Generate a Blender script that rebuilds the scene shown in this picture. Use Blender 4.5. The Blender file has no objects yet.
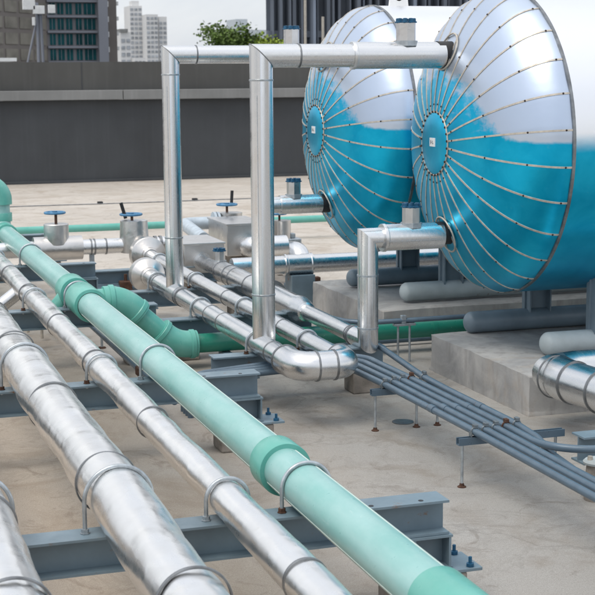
import bpy, bmesh, math, random
from math import pi, sin, cos, radians, sqrt
from mathutils import Vector, Matrix, noise

random.seed(11)
SC = bpy.context.scene
COL = SC.collection
V = Vector

# ------------------------------------------------------------------ mesh builder
def frame_of(t):
    t = V(t).normalized()
    up = V((0, 0, 1)) if abs(t.z) < 0.9 else V((0, 1, 0))
    u = up.cross(t).normalized()
    return u, t.cross(u).normalized()

class MB:
    def __init__(s):
        s.v = []; s.f = []; s.mi = []; s.cm = 0
    def add(s, vs, fs):
        o = len(s.v); s.v += [V(p) for p in vs]; s.f += [tuple(i + o for i in f) for f in fs]; s.mi += [s.cm] * len(fs); return s
    def box(s, lo, hi, bev=0.0):
        lo, hi = V(lo), V(hi)
        bm = bmesh.new(); bmesh.ops.create_cube(bm, size=1)
        c = (lo + hi) / 2; d = hi - lo
        for vv in bm.verts: vv.co = V((c.x + vv.co.x * d.x, c.y + vv.co.y * d.y, c.z + vv.co.z * d.z))
        if bev: bmesh.ops.bevel(bm, geom=bm.edges[:], offset=bev, segments=2, affect='EDGES', profile=0.5)
        s.bm(bm); return s
    def bm(s, bm, mat=None):
        bm.verts.index_update()
        vs = [(mat @ q.co) if mat else q.co.copy() for q in bm.verts]
        s.add(vs, [[q.index for q in f.verts] for f in bm.faces]); bm.free()
    def rbox(s, c, size, rot, bev=0.0):
        bm = bmesh.new(); bmesh.ops.create_cube(bm, size=1)
        for vv in bm.verts: vv.co = V((vv.co.x * size[0], vv.co.y * size[1], vv.co.z * size[2]))
        if bev: bmesh.ops.bevel(bm, geom=bm.edges[:], offset=bev, segments=2, affect='EDGES', profile=0.5)
        s.bm(bm, Matrix.Translation(V(c)) @ rot.to_4x4()); return s
    def sweep(s, path, r, seg=32, caps=True, closed=False):
        """tube along a polyline; at a bend the ring lies in the mitre plane"""
        P = [V(p) for p in path]; n = len(P)
        rs = r if isinstance(r, (list, tuple)) else [r] * n
        T = [(P[(i + 1) % n] - P[i]).normalized() for i in range(n if closed else n - 1)]
        u, w = frame_of(T[0]); vs = []
        for i in range(n):
            tin = T[i - 1] if (i > 0 or closed) else T[0]
            tout = T[i] if i < len(T) else T[-1]
            nb = (tin + tout)
            nb = nb.normalized() if nb.length > 1e-6 else tin
            if i > 0:
                q = T[i - 2].rotation_difference(tin) if (i > 1 or closed) else None
                if q is not None and i > 1: u = q @ u; w = q @ w
            for k in range(seg):
                a = 2 * pi * k / seg
                o = (u * cos(a) + w * sin(a)) * rs[i]
                den = tin.dot(nb)
                vs.append(P[i] + o + tin * (-(o.dot(nb)) / den))
        fs = []
        for i in range(n if closed else n - 1):
            for k in range(seg):
                a = i * seg + k; b = i * seg + (k + 1) % seg; j = ((i + 1) % n) * seg
                fs.append((a, b, j + (k + 1) % seg, j + k))
        if caps and not closed:
            fs.append(tuple(reversed(range(seg)))); fs.append(tuple((n - 1) * seg + k for k in range(seg)))
        return s.add(vs, fs)
    def lathe(s, o, axis, prof, seg=48, caps=True):
        """prof: list of (distance along axis, radius)"""
        o = V(o); t = V(axis).normalized(); u, w = frame_of(t); vs = []; fs = []; n = len(prof)
        for (d, r) in prof:
            for k in range(seg):
                a = 2 * pi * k / seg; vs.append(o + t * d + (u * cos(a) + w * sin(a)) * max(r, 1e-4))
        for i in range(n - 1):
            for k in range(seg):
                a = i * seg + k; b = i * seg + (k + 1) % seg
                fs.append((a, b, b + seg, a + seg))
        if caps:
            fs.append(tuple(reversed(range(seg)))); fs.append(tuple((n - 1) * seg + k for k in range(seg)))
        return s.add(vs, fs)
    def ring(s, o, axis, R, r, seg=48, rs=8):
        o = V(o); u, w = frame_of(axis)
        return s.sweep([o + (u * cos(2 * pi * k / seg) + w * sin(2 * pi * k / seg)) * R for k in range(seg)], r, rs, closed=True)
    def prism(s, poly, axis, a, b):
        """poly in the two other axes (x: y,z / y: x,z / z: x,y), extruded along axis from a to b"""
        def P(p, t): return {'x': (t, p[0], p[1]), 'y': (p[0], t, p[1]), 'z': (p[0], p[1], t)}[axis]
        n = len(poly)
        vs = [P(p, a) for p in poly] + [P(p, b) for p in poly]
        fs = [tuple(range(n)), tuple(reversed(range(n, 2 * n)))] + [(i, i + n, (i + 1) % n + n, (i + 1) % n) for i in range(n)]
        return s.add(vs, fs)
    def build(s, name, mat, parent=None, label=None, smooth=True, angle=38):
        org = V(ORG.get(parent.name, (0, 0, 0))) if parent else V((0, 0, 0))
        me = bpy.data.meshes.new(name)
        me.from_pydata([tuple(p - org) for p in s.v], [], s.f)
        for mm in (mat if isinstance(mat, (list, tuple)) else [mat]): me.materials.append(mm)
        if any(s.mi): me.polygons.foreach_set('material_index', s.mi)
        bm = bmesh.new(); bm.from_mesh(me); bmesh.ops.recalc_face_normals(bm, faces=bm.faces[:]); bm.to_mesh(me); bm.free()
        me.validate()
        if smooth:
            me.polygons.foreach_set('use_smooth', [True] * len(me.polygons)); me.set_sharp_from_angle(angle=radians(angle))
        o = bpy.data.objects.new(name, me); COL.objects.link(o)
        if parent: o.parent = parent
        ORG[o.name] = org
        if label: o['label'] = label
        return o

ORG = {}
def thing(name, label, cat, loc, group=None):
    o = bpy.data.objects.new(name, None); o.empty_display_size = 0.1; COL.objects.link(o)
    o.location = loc; o['label'] = label; o['category'] = cat
    if group: o['group'] = group
    ORG[o.name] = V(loc)
    return o
def tag(o, label, cat, group=None):
    o['label'] = label; o['category'] = cat
    if group: o['group'] = group
    return o
def structure(o): o['kind'] = 'structure'; return o
def copy_tree(o, parent=None, offset=None):
    c = o.copy(); COL.objects.link(c); c.parent = parent
    if offset is not None: c.location = o.location + V(offset); ORG[c.name] = V(c.location)
    else: ORG[c.name] = ORG.get(o.name, V((0, 0, 0)))
    for ch in list(o.children): copy_tree(ch, c)
    return c
def arc(c, a, b, r, n=10):
    """quarter bend of radius r round corner c between directions a (incoming) and b (outgoing)"""
    c, a, b = V(c), V(a).normalized(), V(b).normalized()
    ctr = c - a * r + b * r
    return [ctr - b * r * cos(t) + a * r * sin(t) for t in [pi / 2 * i / n for i in range(n + 1)]]

# ------------------------------------------------------------------ materials
def newmat(name):
    m = bpy.data.materials.new(name); m.use_nodes = True
    nt = m.node_tree; bs = nt.nodes['Principled BSDF']
    return m, nt, bs
def N(nt, t, **kw):
    n = nt.nodes.new(t)
    for k, v in kw.items():
        if k in n.inputs: n.inputs[k].default_value = v
        else: setattr(n, k, v)
    return n
def ramp(nt, src, stops):
    r = nt.nodes.new('ShaderNodeValToRGB'); e = r.color_ramp.elements
    while len(e) < len(stops): e.new(0.5)
    for i, (p, c) in enumerate(stops):
        e[i].position = p; e[i].color = (c, c, c, 1) if isinstance(c, (int, float)) else (*c, 1)
    nt.links.new(src, r.inputs[0]); return r
def coords(nt, kind='Object', scale=(1, 1, 1)):
    tc = nt.nodes.new('ShaderNodeTexCoord'); mp = nt.nodes.new('ShaderNodeMapping')
    mp.inputs['Scale'].default_value = scale; nt.links.new(tc.outputs[kind], mp.inputs['Vector']); return mp.outputs[0]
def geo(nt, scale=(1, 1, 1)):
    g = nt.nodes.new('ShaderNodeNewGeometry'); mp = nt.nodes.new('ShaderNodeMapping')
    mp.inputs['Scale'].default_value = scale; nt.links.new(g.outputs['Position'], mp.inputs['Vector']); return mp.outputs[0]
def noi(nt, vec, scale, detail=4, rough=0.55, dist=0.0):
    n = N(nt, 'ShaderNodeTexNoise', Scale=scale, Detail=detail, Roughness=rough, Distortion=dist)
    nt.links.new(vec, n.inputs['Vector']); return n.outputs['Fac']
def bump(nt, bs, h, strength, dist=0.01, prev=None):
    b = N(nt, 'ShaderNodeBump', Strength=strength, Distance=dist); nt.links.new(h, b.inputs['Height'])
    if prev: nt.links.new(prev.outputs[0], b.inputs['Normal'])
    nt.links.new(b.outputs[0], bs.inputs['Normal']); return b
def mix(nt, fac, a, b, mode='MIX'):
    m = N(nt, 'ShaderNodeMix', data_type='RGBA', blend_type=mode)
    for val, sock in ((fac, m.inputs[0]), (a, m.inputs[6]), (b, m.inputs[7])):
        if hasattr(val, 'is_output'): nt.links.new(val, sock)
        elif isinstance(val, (int, float)): sock.default_value = val
        else: sock.default_value = (*val, 1)
    return m.outputs[2]
def math_(nt, op, a, b=None):
    m = N(nt, 'ShaderNodeMath', operation=op)
    for i, val in enumerate((a, b)):
        if val is None: continue
        if hasattr(val, 'is_output'): nt.links.new(val, m.inputs[i])
        else: m.inputs[i].default_value = val
    return m.outputs[0]

def simple(name, c, rough=0.6, metal=0.0, var=0.25, scale=6.0, bmp=0.15, bdist=0.004, dirt=None, spec=0.5):
    m, nt, bs = newmat(name); p = geo(nt)
    n1 = noi(nt, p, scale, 6)
    lo = tuple(x * (1 - var) for x in c); hi = tuple(min(1, x * (1 + var)) for x in c)
    col = ramp(nt, n1, [(0.3, lo), (0.7, hi)]).outputs[0]
    if dirt:
        d = ramp(nt, noi(nt, p, scale * 1.7, 8, 0.65), [(dirt[1], 0.0), (dirt[1] + 0.09, 1.0)]).outputs[0]
        col = mix(nt, d, col, dirt[0])
    nt.links.new(col, bs.inputs['Base Color'])
    r = ramp(nt, noi(nt, p, scale * 2.3, 5), [(0.3, max(0, rough - 0.1)), (0.7, min(1, rough + 0.1))]).outputs[0]
    nt.links.new(r, bs.inputs['Roughness']); bs.inputs['Metallic'].default_value = metal
    bs.inputs['Specular IOR Level'].default_value = spec
    if bmp: bump(nt, bs, noi(nt, p, scale * 12, 4), bmp, bdist)
    return m

def cladding(name, c, rough, stretch, bstr, dents=0.0, grime=0.35):
    """bright jacketing sheet: fine drawn streaks, shallow dents, dull smears"""
    m, nt, bs = newmat(name); p = geo(nt)
    ps = geo(nt, stretch)
    st = noi(nt, ps, 9, 5)
    sm = ramp(nt, noi(nt, p, 5.5, 7, 0.6, 0.6), [(0.42, 0.0), (0.72, 1.0)]).outputs[0]
    col = mix(nt, math_(nt, 'MULTIPLY', sm, grime), c, tuple(x * 0.62 for x in c))
    warm = ramp(nt, noi(nt, p, 16, 7, 0.65), [(0.64, 0.0), (0.76, 0.25)]).outputs[0]
    col = mix(nt, warm, col, (0.40, 0.36, 0.30))
    nt.links.new(col, bs.inputs['Base Color']); bs.inputs['Metallic'].default_value = 1.0
    r = math_(nt, 'ADD', ramp(nt, st, [(0.3, rough - 0.05), (0.7, rough + 0.07)]).outputs[0], math_(nt, 'MULTIPLY', sm, 0.12))
    nt.links.new(r, bs.inputs['Roughness'])
    b = bump(nt, bs, st, bstr, 0.003)
    b = bump(nt, bs, noi(nt, p, 7, 3, 0.5, 0.4), max(0.0, 0.25 + dents), 0.012, b)
    return m

M = {}
def crease(m):
    nt = m.node_tree; bs = nt.nodes['Principled BSDF']; prev = bs.inputs['Normal'].links[0].from_node
    p = geo(nt, (1, 0.5, 1)); wv = N(nt, 'ShaderNodeVectorMath', operation='MULTIPLY_ADD')
    nn = N(nt, 'ShaderNodeTexNoise', Scale=6.0, Detail=3.0); nt.links.new(p, nn.inputs['Vector'])
    nt.links.new(nn.outputs['Color'], wv.inputs[0]); wv.inputs[1].default_value = (0.12, 0.12, 0.12); nt.links.new(p, wv.inputs[2])
    vo = N(nt, 'ShaderNodeTexVoronoi', Scale=8.0); nt.links.new(wv.outputs[0], vo.inputs['Vector'])
    pm = ramp(nt, noi(nt, geo(nt), 2.2, 3), [(0.42, 0.0), (0.62, 1.0)]).outputs[0]
    bump(nt, bs, math_(nt, 'MULTIPLY', vo.outputs['Distance'], pm), 0.24, 0.02, prev)
M['foil'] = cladding('crumpled_foil_jacket', (0.85, 0.845, 0.835), 0.24, (1, 0.15, 1), 0.03, -0.12, 0.2)
crease(M['foil'])
M['steel'] = cladding('jacket_sheet', (0.74, 0.745, 0.75), 0.23, (5, 5, 0.10), 0.003, -0.24, 0.10)
M['steel_run'] = cladding('jacket_sheet_run', (0.70, 0.705, 0.71), 0.23, (4, 0.2, 4), 0.003, -0.225, 0.15)
M['sheetbox'] = cladding('cover_sheet', (0.64, 0.625, 0.61), 0.30, (2, 2, 2), 0.04, 0.1, 0.3)
M['band'] = simple('band_steel', (0.24, 0.25, 0.26), 0.42, 0.9, 0.3, 14)
M['galv'] = simple('galvanised', (0.42, 0.46, 0.49), 0.45, 0.8, 0.25, 22, 0.1)
M['beam'] = simple('grey_blue_paint', (0.15, 0.212, 0.258), 0.42, 0.0, 0.16, 5, 0.1, 0.002, ((0.17, 0.10, 0.06), 0.625))
M['clamp'] = simple('clamp_steel', (0.20, 0.23, 0.25), 0.5, 0.7, 0.3, 30, 0.1)
M['rust'] = simple('rusty_steel', (0.085, 0.042, 0.027), 0.85, 0.2, 0.4, 40, 0.4)
M['conduit'] = simple('conduit_paint', (0.09, 0.135, 0.18), 0.36, 0.15, 0.12, 9, 0.05)
M['skid'] = simple('skid_paint', (0.165, 0.215, 0.255), 0.45, 0.0, 0.14, 6, 0.12, 0.003, ((0.14, 0.08, 0.05), 0.68))
M['skid_pale'] = simple('pale_skid_paint', (0.38, 0.43, 0.445), 0.55, 0.0, 0.14, 6, 0.12, 0.003, ((0.17, 0.09, 0.05), 0.66))
M['blue'] = simple('valve_blue', (0.06, 0.20, 0.36), 0.4, 0.1, 0.2, 25, 0.05)
M['boltblue'] = simple('bolt_blue', (0.012, 0.085, 0.17), 0.45, 0.2, 0.3, 40, 0.1)
M['black'] = simple('black_plastic', (0.018, 0.018, 0.02), 0.5, 0, 0.2, 20, 0.05)
M['palepipe'] = simple('pale_flange_paint', (0.45, 0.52, 0.58), 0.45, 0.2, 0.15, 12, 0.05)
M['white'] = simple('white_paint', (0.75, 0.76, 0.76), 0.5, 0, 0.08, 6, 0.05)
M['seam'] = simple('seam_strip_metal', (0.50, 0.46, 0.40), 0.45, 0.4, 0.2, 30, 0.05)
M['rivet'] = simple('rivet_dark', (0.05, 0.035, 0.03), 0.6, 0.5, 0.3, 30, 0)
M['block'] = simple('pedestal_concrete', (0.24, 0.215, 0.19), 0.9, 0, 0.35, 9, 0.5, 0.006, ((0.13, 0.12, 0.11), 0.62))
M['wallp'] = simple('parapet_paint', (0.046, 0.051, 0.057), 0.75, 0, 0.14, 0.9, 0.2)
M['wallu'] = simple('parapet_upper_paint', (0.066, 0.067, 0.065), 0.8, 0, 0.12, 0.9, 0.2)
M['ledge'] = simple('ledge_paint', (0.19, 0.195, 0.195), 0.7, 0, 0.12, 1.2, 0.2)

def streaky(name, c):
    m, nt, bs = newmat(name); p = geo(nt)
    col = ramp(nt, noi(nt, p, 0.8, 6), [(0.3, tuple(x * 0.86 for x in c)), (0.7, tuple(x * 1.14 for x in c))]).outputs[0]
    st = ramp(nt, noi(nt, geo(nt, (2.6, 2.6, 0.10)), 3.0, 7, 0.62), [(0.50, 0.0), (0.75, 0.22)]).outputs[0]
    col = mix(nt, st, col, tuple(min(1, x * 1.6 + 0.01) for x in c))
    st2 = ramp(nt, noi(nt, geo(nt, (1.1, 1.1, 0.06)), 2.1, 7, 0.62), [(0.55, 0.0), (0.75, 0.25)]).outputs[0]
    col = mix(nt, st2, col, tuple(x * 0.6 for x in c))
    nt.links.new(col, bs.inputs['Base Color']); bs.inputs['Roughness'].default_value = 0.78
    bump(nt, bs, noi(nt, p, 14, 5), 0.2, 0.005); return m
M['wallp'] = streaky('parapet_paint', (0.046, 0.051, 0.057)); M['wallu'] = streaky('parapet_upper_paint', (0.068, 0.069, 0.067)); M['ledge'] = streaky('ledge_paint', (0.19, 0.195, 0.195))
def ppr(name, c, dust, dustamt):
    m, nt, bs = newmat(name); p = geo(nt)
    n1 = ramp(nt, noi(nt, geo(nt, (1, 0.25, 1)), 7, 7, 0.6), [(0.3, 0.0), (0.75, 1.0)]).outputs[0]
    col = mix(nt, math_(nt, 'MULTIPLY', n1, dustamt), c, dust)
    col = mix(nt, ramp(nt, noi(nt, p, 3.0, 4), [(0.45, 0.0), (0.8, 0.35)]).outputs[0], col, tuple(x * 0.75 for x in c))
    sc = ramp(nt, noi(nt, geo(nt, (4, 0.6, 4)), 9, 8, 0.7, 1.2), [(0.62, 0.0), (0.74, 0.5)]).outputs[0]
    col = mix(nt, sc, col, tuple(min(0.8, x * 0.45 + 0.40) for x in dust))
    dk = ramp(nt, noi(nt, geo(nt, (1, 0.5, 1)), 21, 8, 0.7, 0.8), [(0.66, 0.0), (0.76, 0.4)]).outputs[0]
    col = mix(nt, dk, col, (0.12, 0.16, 0.14))
    nt.links.new(col, bs.inputs['Base Color'])
    r = ramp(nt, noi(nt, p, 30, 4), [(0.3, 0.27), (0.7, 0.40)]).outputs[0]; nt.links.new(r, bs.inputs['Roughness'])
    bs.inputs['Specular IOR Level'].default_value = 0.6
    bump(nt, bs, noi(nt, p, 60, 3), 0.06, 0.002)
    return m
M['teal'] = ppr('faded_teal_plastic', (0.19, 0.425, 0.40), (0.37, 0.555, 0.55), 0.85)
M['tealfit'] = ppr('teal_fitting_plastic', (0.09, 0.375, 0.315), (0.19, 0.48, 0.425), 0.6)
M['green'] = ppr('shaded_green_plastic', (0.012, 0.20, 0.14), (0.05, 0.28, 0.215), 0.4)  # greener plastic, its base also darkened for the shade under the tank
M['stripe'] = simple('pipe_stripe', (0.62, 0.70, 0.66), 0.5, 0, 0.1, 20, 0)

def floor_mat():
    m, nt, bs = newmat('screed_roof_floor'); p = geo(nt)
    big = noi(nt, p, 0.33, 6, 0.6, 0.5)
    mid = noi(nt, p, 1.6, 8, 0.62, 0.8)
    fine = noi(nt, p, 55, 4, 0.6)
    col = ramp(nt, big, [(0.32, (0.42, 0.395, 0.36)), (0.52, (0.49, 0.465, 0.43)), (0.7, (0.55, 0.525, 0.485))]).outputs[0]
    col = mix(nt, ramp(nt, mid, [(0.48, 0.0), (0.68, 0.7)]).outputs[0], col, (0.32, 0.275, 0.225))
    col = mix(nt, ramp(nt, noi(nt, p, 3.7, 9, 0.68, 1.2), [(0.56, 0.0), (0.66, 0.7)]).outputs[0], col, (0.27, 0.235, 0.20))
    col = mix(nt, ramp(nt, noi(nt, p, 0.9, 8, 0.6, 1.5), [(0.60, 0.0), (0.72, 0.6)]).outputs[0], col, (0.58, 0.57, 0.55))
    sp = N(nt, 'ShaderNodeTexVoronoi', Scale=9.0); nt.links.new(p, sp.inputs['Vector'])
    col = mix(nt, ramp(nt, sp.outputs['Distance'], [(0.03, 0.35), (0.055, 0.0)]).outputs[0], col, (0.12, 0.10, 0.085))
    col = mix(nt, ramp(nt, fine, [(0.3, 0.22), (0.7, 0.0)]).outputs[0], col, (0.22, 0.2, 0.18))
    # long streaks of dried water along the slab
    col = mix(nt, ramp(nt, noi(nt, geo(nt, (0.35, 2.4, 1)), 1.1, 7, 0.6), [(0.52, 0.0), (0.7, 0.35)]).outputs[0], col, (0.38, 0.36, 0.335))
    # hairline shrinkage cracks
    ck = N(nt, 'ShaderNodeTexVoronoi', Scale=0.23, feature='DISTANCE_TO_EDGE')
    wv = N(nt, 'ShaderNodeVectorMath', operation='ADD')
    nn = N(nt, 'ShaderNodeTexNoise', Scale=1.3, Detail=6.0); nt.links.new(p, nn.inputs['Vector'])
    nt.links.new(p, wv.inputs[0]); nt.links.new(nn.outputs['Color'], wv.inputs[1]); nt.links.new(wv.outputs[0], ck.inputs['Vector'])
    col = mix(nt, ramp(nt, ck.outputs['Distance'], [(0.0, 0.28), (0.0025, 0.0)]).outputs[0], col, (0.13, 0.115, 0.10))
    gr = ramp(nt, noi(nt, p, 170, 3, 0.6), [(0.36, 0.45), (0.5, 0.0)]).outputs[0]
    col = mix(nt, gr, col, (0.16, 0.145, 0.13))
    lg = ramp(nt, noi(nt, p, 120, 2, 0.6), [(0.60, 0.0), (0.70, 0.5)]).outputs[0]
    col = mix(nt, lg, col, (0.66, 0.64, 0.61))
    ed = ramp(nt, noi(nt, p, 0.75, 9, 0.62, 1.1), [(0.500, 0.0), (0.512, 0.28), (0.53, 0.0)]).outputs[0]
    col = mix(nt, ed, col, (0.26, 0.24, 0.215))
    # tank-side shade and brighter open far floor painted in; sandy dirt under the rack
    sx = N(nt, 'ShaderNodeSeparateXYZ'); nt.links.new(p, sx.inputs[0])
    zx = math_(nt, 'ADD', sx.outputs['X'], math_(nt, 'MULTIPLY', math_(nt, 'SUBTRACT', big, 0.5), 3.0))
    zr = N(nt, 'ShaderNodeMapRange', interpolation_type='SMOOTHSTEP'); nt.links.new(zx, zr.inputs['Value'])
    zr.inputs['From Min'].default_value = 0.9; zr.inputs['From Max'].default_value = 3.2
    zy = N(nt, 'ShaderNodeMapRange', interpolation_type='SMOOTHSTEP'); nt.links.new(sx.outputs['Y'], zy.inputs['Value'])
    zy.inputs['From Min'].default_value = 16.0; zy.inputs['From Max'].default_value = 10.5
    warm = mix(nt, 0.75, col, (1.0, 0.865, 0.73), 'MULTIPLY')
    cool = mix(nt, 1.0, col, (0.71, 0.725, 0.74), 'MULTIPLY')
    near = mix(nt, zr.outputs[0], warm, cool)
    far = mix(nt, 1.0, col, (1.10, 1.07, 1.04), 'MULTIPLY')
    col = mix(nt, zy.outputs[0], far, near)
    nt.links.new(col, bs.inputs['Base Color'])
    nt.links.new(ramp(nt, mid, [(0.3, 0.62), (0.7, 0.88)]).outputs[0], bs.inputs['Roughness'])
    b = bump(nt, bs, fine, 0.25, 0.003); bump(nt, bs, mid, 0.2, 0.02, b)
    return m
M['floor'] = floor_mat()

def plinth_mat():
    m, nt, bs = newmat('plinth_concrete'); p = geo(nt)
    col = ramp(nt, noi(nt, p, 2.2, 8, 0.62, 0.7), [(0.3, (0.22, 0.224, 0.228)), (0.5, (0.335, 0.333, 0.328)), (0.72, (0.45, 0.44, 0.425))]).outputs[0]
    col = mix(nt, ramp(nt, noi(nt, geo(nt, (3, 3, 0.5)), 3.5, 7, 0.6), [(0.52, 0.0), (0.70, 0.6)]).outputs[0], col, (0.22, 0.21, 0.20))
    col = mix(nt, ramp(nt, noi(nt, p, 1.4, 7, 0.6, 1), [(0.60, 0.0), (0.72, 0.5)]).outputs[0], col, (0.36, 0.29, 0.22))
    nt.links.new(col, bs.inputs['Base Color']); bs.inputs['Roughness'].default_value = 0.88
    b = bump(nt, bs, noi(nt, p, 45, 5), 0.4, 0.004); bump(nt, bs, noi(nt, p, 5, 5), 0.3, 0.015, b)
    return m
M['plinth'] = plinth_mat()

TANK_Z, TANK_R, HEAD_X, HEAD_A = 1.88, 1.15, 4.90, 0.55
def tank_mat():
    """bright sheet whose blue protective film has weathered off the upper half"""
    m, nt, bs = newmat('film_covered_sheet'); p = coords(nt)
    sx = N(nt, 'ShaderNodeSeparateXYZ'); nt.links.new(p, sx.inputs[0])
    h = sx.outputs['Z']
    r2 = math_(nt, 'SQRT', math_(nt, 'ADD', math_(nt, 'MULTIPLY', sx.outputs['Y'], sx.outputs['Y']), math_(nt, 'MULTIPLY', h, h)))
    inner = N(nt, 'ShaderNodeMapRange', interpolation_type='SMOOTHSTEP')
    for k, v in (('From Min', 0.95), ('From Max', 0.25), ('To Min', 0.0), ('To Max', 0.55)): inner.inputs[k].default_value = v
    nt.links.new(r2, inner.inputs['Value'])
    left = N(nt, 'ShaderNodeMapRange')
    for k, v in (('From Min', -0.1), ('From Max', 0.9), ('To Min', 0.0), ('To Max', 0.38)): left.inputs[k].default_value = v
    nt.links.new(sx.outputs['Y'], left.inputs['Value'])
    head = math_(nt, 'LESS_THAN', sx.outputs['X'], -2.005)
    lim = math_(nt, 'MULTIPLY', math_(nt, 'ADD', inner.outputs[0], left.outputs[0]), head)
    gore = math_(nt, 'FLOOR', math_(nt, 'SUBTRACT', math_(nt, 'MULTIPLY', math_(nt, 'ARCTAN2', h, sx.outputs['Y']), 28 / (2 * pi)), 0.5))
    wn = N(nt, 'ShaderNodeTexWhiteNoise', noise_dimensions='1D'); nt.links.new(gore, wn.inputs['W'])
    gr = math_(nt, 'MULTIPLY', math_(nt, 'SUBTRACT', wn.outputs['Value'], 0.42), 0.75)
    lim = math_(nt, 'MAXIMUM', math_(nt, 'ADD', lim, math_(nt, 'MULTIPLY', lim, gr)), 0.0)
    n1 = math_(nt, 'SUBTRACT', noi(nt, p, 3.0, 8, 0.66, 0.9), 0.5)
    n2 = math_(nt, 'SUBTRACT', noi(nt, coords(nt, 'Object', (2, 1, 2)), 11.0, 6, 0.6, 0.5), 0.5)
    ragged = math_(nt, 'ADD', math_(nt, 'MULTIPLY', n1, math_(nt, 'ADD', math_(nt, 'MULTIPLY', lim, 2.2), 0.06)), math_(nt, 'MULTIPLY', n2, math_(nt, 'MULTIPLY', lim, 1.7)))
    edge = math_(nt, 'SUBTRACT', math_(nt, 'ADD', math_(nt, 'ADD', lim, 0.045), ragged), h)
    mr = N(nt, 'ShaderNodeMapRange', interpolation_type='SMOOTHSTEP')
    soft = math_(nt, 'ADD', math_(nt, 'MULTIPLY', lim, 0.5), math_(nt, 'SUBTRACT', 0.075, math_(nt, 'MULTIPLY', head, 0.06)))
    edge = math_(nt, 'DIVIDE', edge, soft)
    mr.inputs['From Min'].default_value = -1.0; mr.inputs['From Max'].default_value = 1.0
    nt.links.new(edge, mr.inputs['Value']); f = mr.outputs[0]
    fade = ramp(nt, noi(nt, p, 4.5, 7, 0.62, 0.6), [(0.35, (0.0, 0.37, 0.62)), (0.7, (0.012, 0.47, 0.72))]).outputs[0]
    scuff = ramp(nt, noi(nt, p, 13, 8, 0.7, 1.0), [(0.60, 0.0), (0.78, 0.35)]).outputs[0]
    fade = mix(nt, scuff, fade, (0.10, 0.44, 0.58))
    silver = mix(nt, head, (0.86, 0.87, 0.89), mix(nt, wn.outputs['Value'], (0.46, 0.54, 0.67), (0.60, 0.67, 0.77)))
    col = mix(nt, f, silver, fade)
    nt.links.new(col, bs.inputs['Base Color'])
    nt.links.new(math_(nt, 'SUBTRACT', 0.95, math_(nt, 'MULTIPLY', f, 0.14)), bs.inputs['Metallic'])
    nt.links.new(math_(nt, 'ADD', math_(nt, 'MULTIPLY', f, -0.04), 0.37), bs.inputs['Roughness'])
    b = bump(nt, bs, noi(nt, p, 2.6, 3), 0.12, 0.03); bump(nt, bs, noi(nt, p, 40, 3), 0.04, 0.003, b)
    return m
M['tank'] = tank_mat()

def glassgrid(name, c, rough=0.12):
    m, nt, bs = newmat(name); p = geo(nt)
    nt.links.new(ramp(nt, noi(nt, p, 0.35, 4), [(0.35, tuple(x * 0.45 for x in c)), (0.65, c)]).outputs[0], bs.inputs['Base Color'])
    bs.inputs['Roughness'].default_value = rough; bs.inputs['Specular IOR Level'].default_value = 0.35
    return m

# ------------------------------------------------------------------ setting
def sheet(name, mat, x0, x1, y0, y1, z, n=1):
    mb = MB(); mb.add([(x0, y0, z), (x1, y0, z), (x1, y1, z), (x0, y1, z)], [(0, 1, 2, 3)])
    return structure(mb.build(name, mat, smooth=False))
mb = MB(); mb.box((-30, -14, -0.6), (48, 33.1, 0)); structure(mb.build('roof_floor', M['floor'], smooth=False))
mb = MB(); mb.box((-29, -13, -14.2), (47, 33, -0.6)); tag(mb.build('building_block', M['ledge'], smooth=False), 'plain building volume that carries the roof floor', 'building')
M['city'] = simple('city_ground_dust', (0.16, 0.16, 0.15), 0.9, 0, 0.35, 0.02, 0)
sheet('ground', M['city'], -4000, 4000, -2500, 5500, -14)

wall = thing('parapet_wall', 'long dark grey parapet wall with lighter ledge at the far edge of the roof', 'wall', (10, 32.6, 0))
MB().box((-30, 32.56, 0), (48, 32.9, 1.86)).build('lower_wall', M['wallp'], wall, smooth=False)
MB().box((-30, 32.57, 2.09), (48, 32.9, 2.72)).build('upper_wall', M['wallu'], wall, smooth=False)
led = MB()
for a, b in ((-30, -6), (-5.985, 6.5), (6.515, 19), (19.015, 31), (31.015, 48)): led.box((a, 32.36, 1.87), (b, 32.89, 2.088), 0.012)
led.build('ledge', M['ledge'], wall, smooth=False)
mb = MB(); mb.box((-30, 32.50, 0), (48, 32.555, 0.06), 0.01); mb.build('base_fillet', M['wallp'], wall, smooth=False)
jt = MB()
for x in (-2.0, 5.6, 13.2, 20.8): jt.box((x, 32.562, 2.10), (x + 0.02, 32.569, 2.71))
jt.build('wall_joint', M['wallp'], wall, smooth=False)

tw = MB(); tw.sweep([(2.66, 6.58, 0.006), (2.70, 6.63, 0.012), (2.76, 6.65, 0.006)], [0.003, 0.006, 0.002], 6)
tag(tw.build('twig', M['rust']), 'small dark curled twig lying on the bare floor near the beam end', 'twig')
# flat lightning strip lying on the roof
ls = MB()
pts = [(-6 + i * 0.6, 26.9 - 0.006 * i + 0.03 * sin(i * 0.9), 0.012) for i in range(26)]
ls.sweep(pts, 0.010, 6)
t = thing('lightning_conductor', 'thin dark conductor strip clipped along the far floor in front of the parapet', 'conductor', (3, 26.9, 0))
ls.build('strip', M['band'], t)
for x in (1.15, 3.02, 4.9, 6.75): MB().box((x - 0.05, 26.80, 0), (x + 0.05, 26.90, 0.05), 0.01).build('clip', M['black'], t)
t = thing('floor_stain', 'small round dark stain on the floor beside the concrete block', 'floor_mark', (3.86, 9.6, 0))
t.location = (3.72, 8.98, 0); ORG[t.name] = V(t.location)  # dark floor stain, added as a thin disc
MB().lathe((3.72, 8.98, 0), (0, 0, 1), [(0, 0.075), (0.006, 0.075), (0.007, 0.065)], 32).build('stain_disc', M['band'], t)

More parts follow.
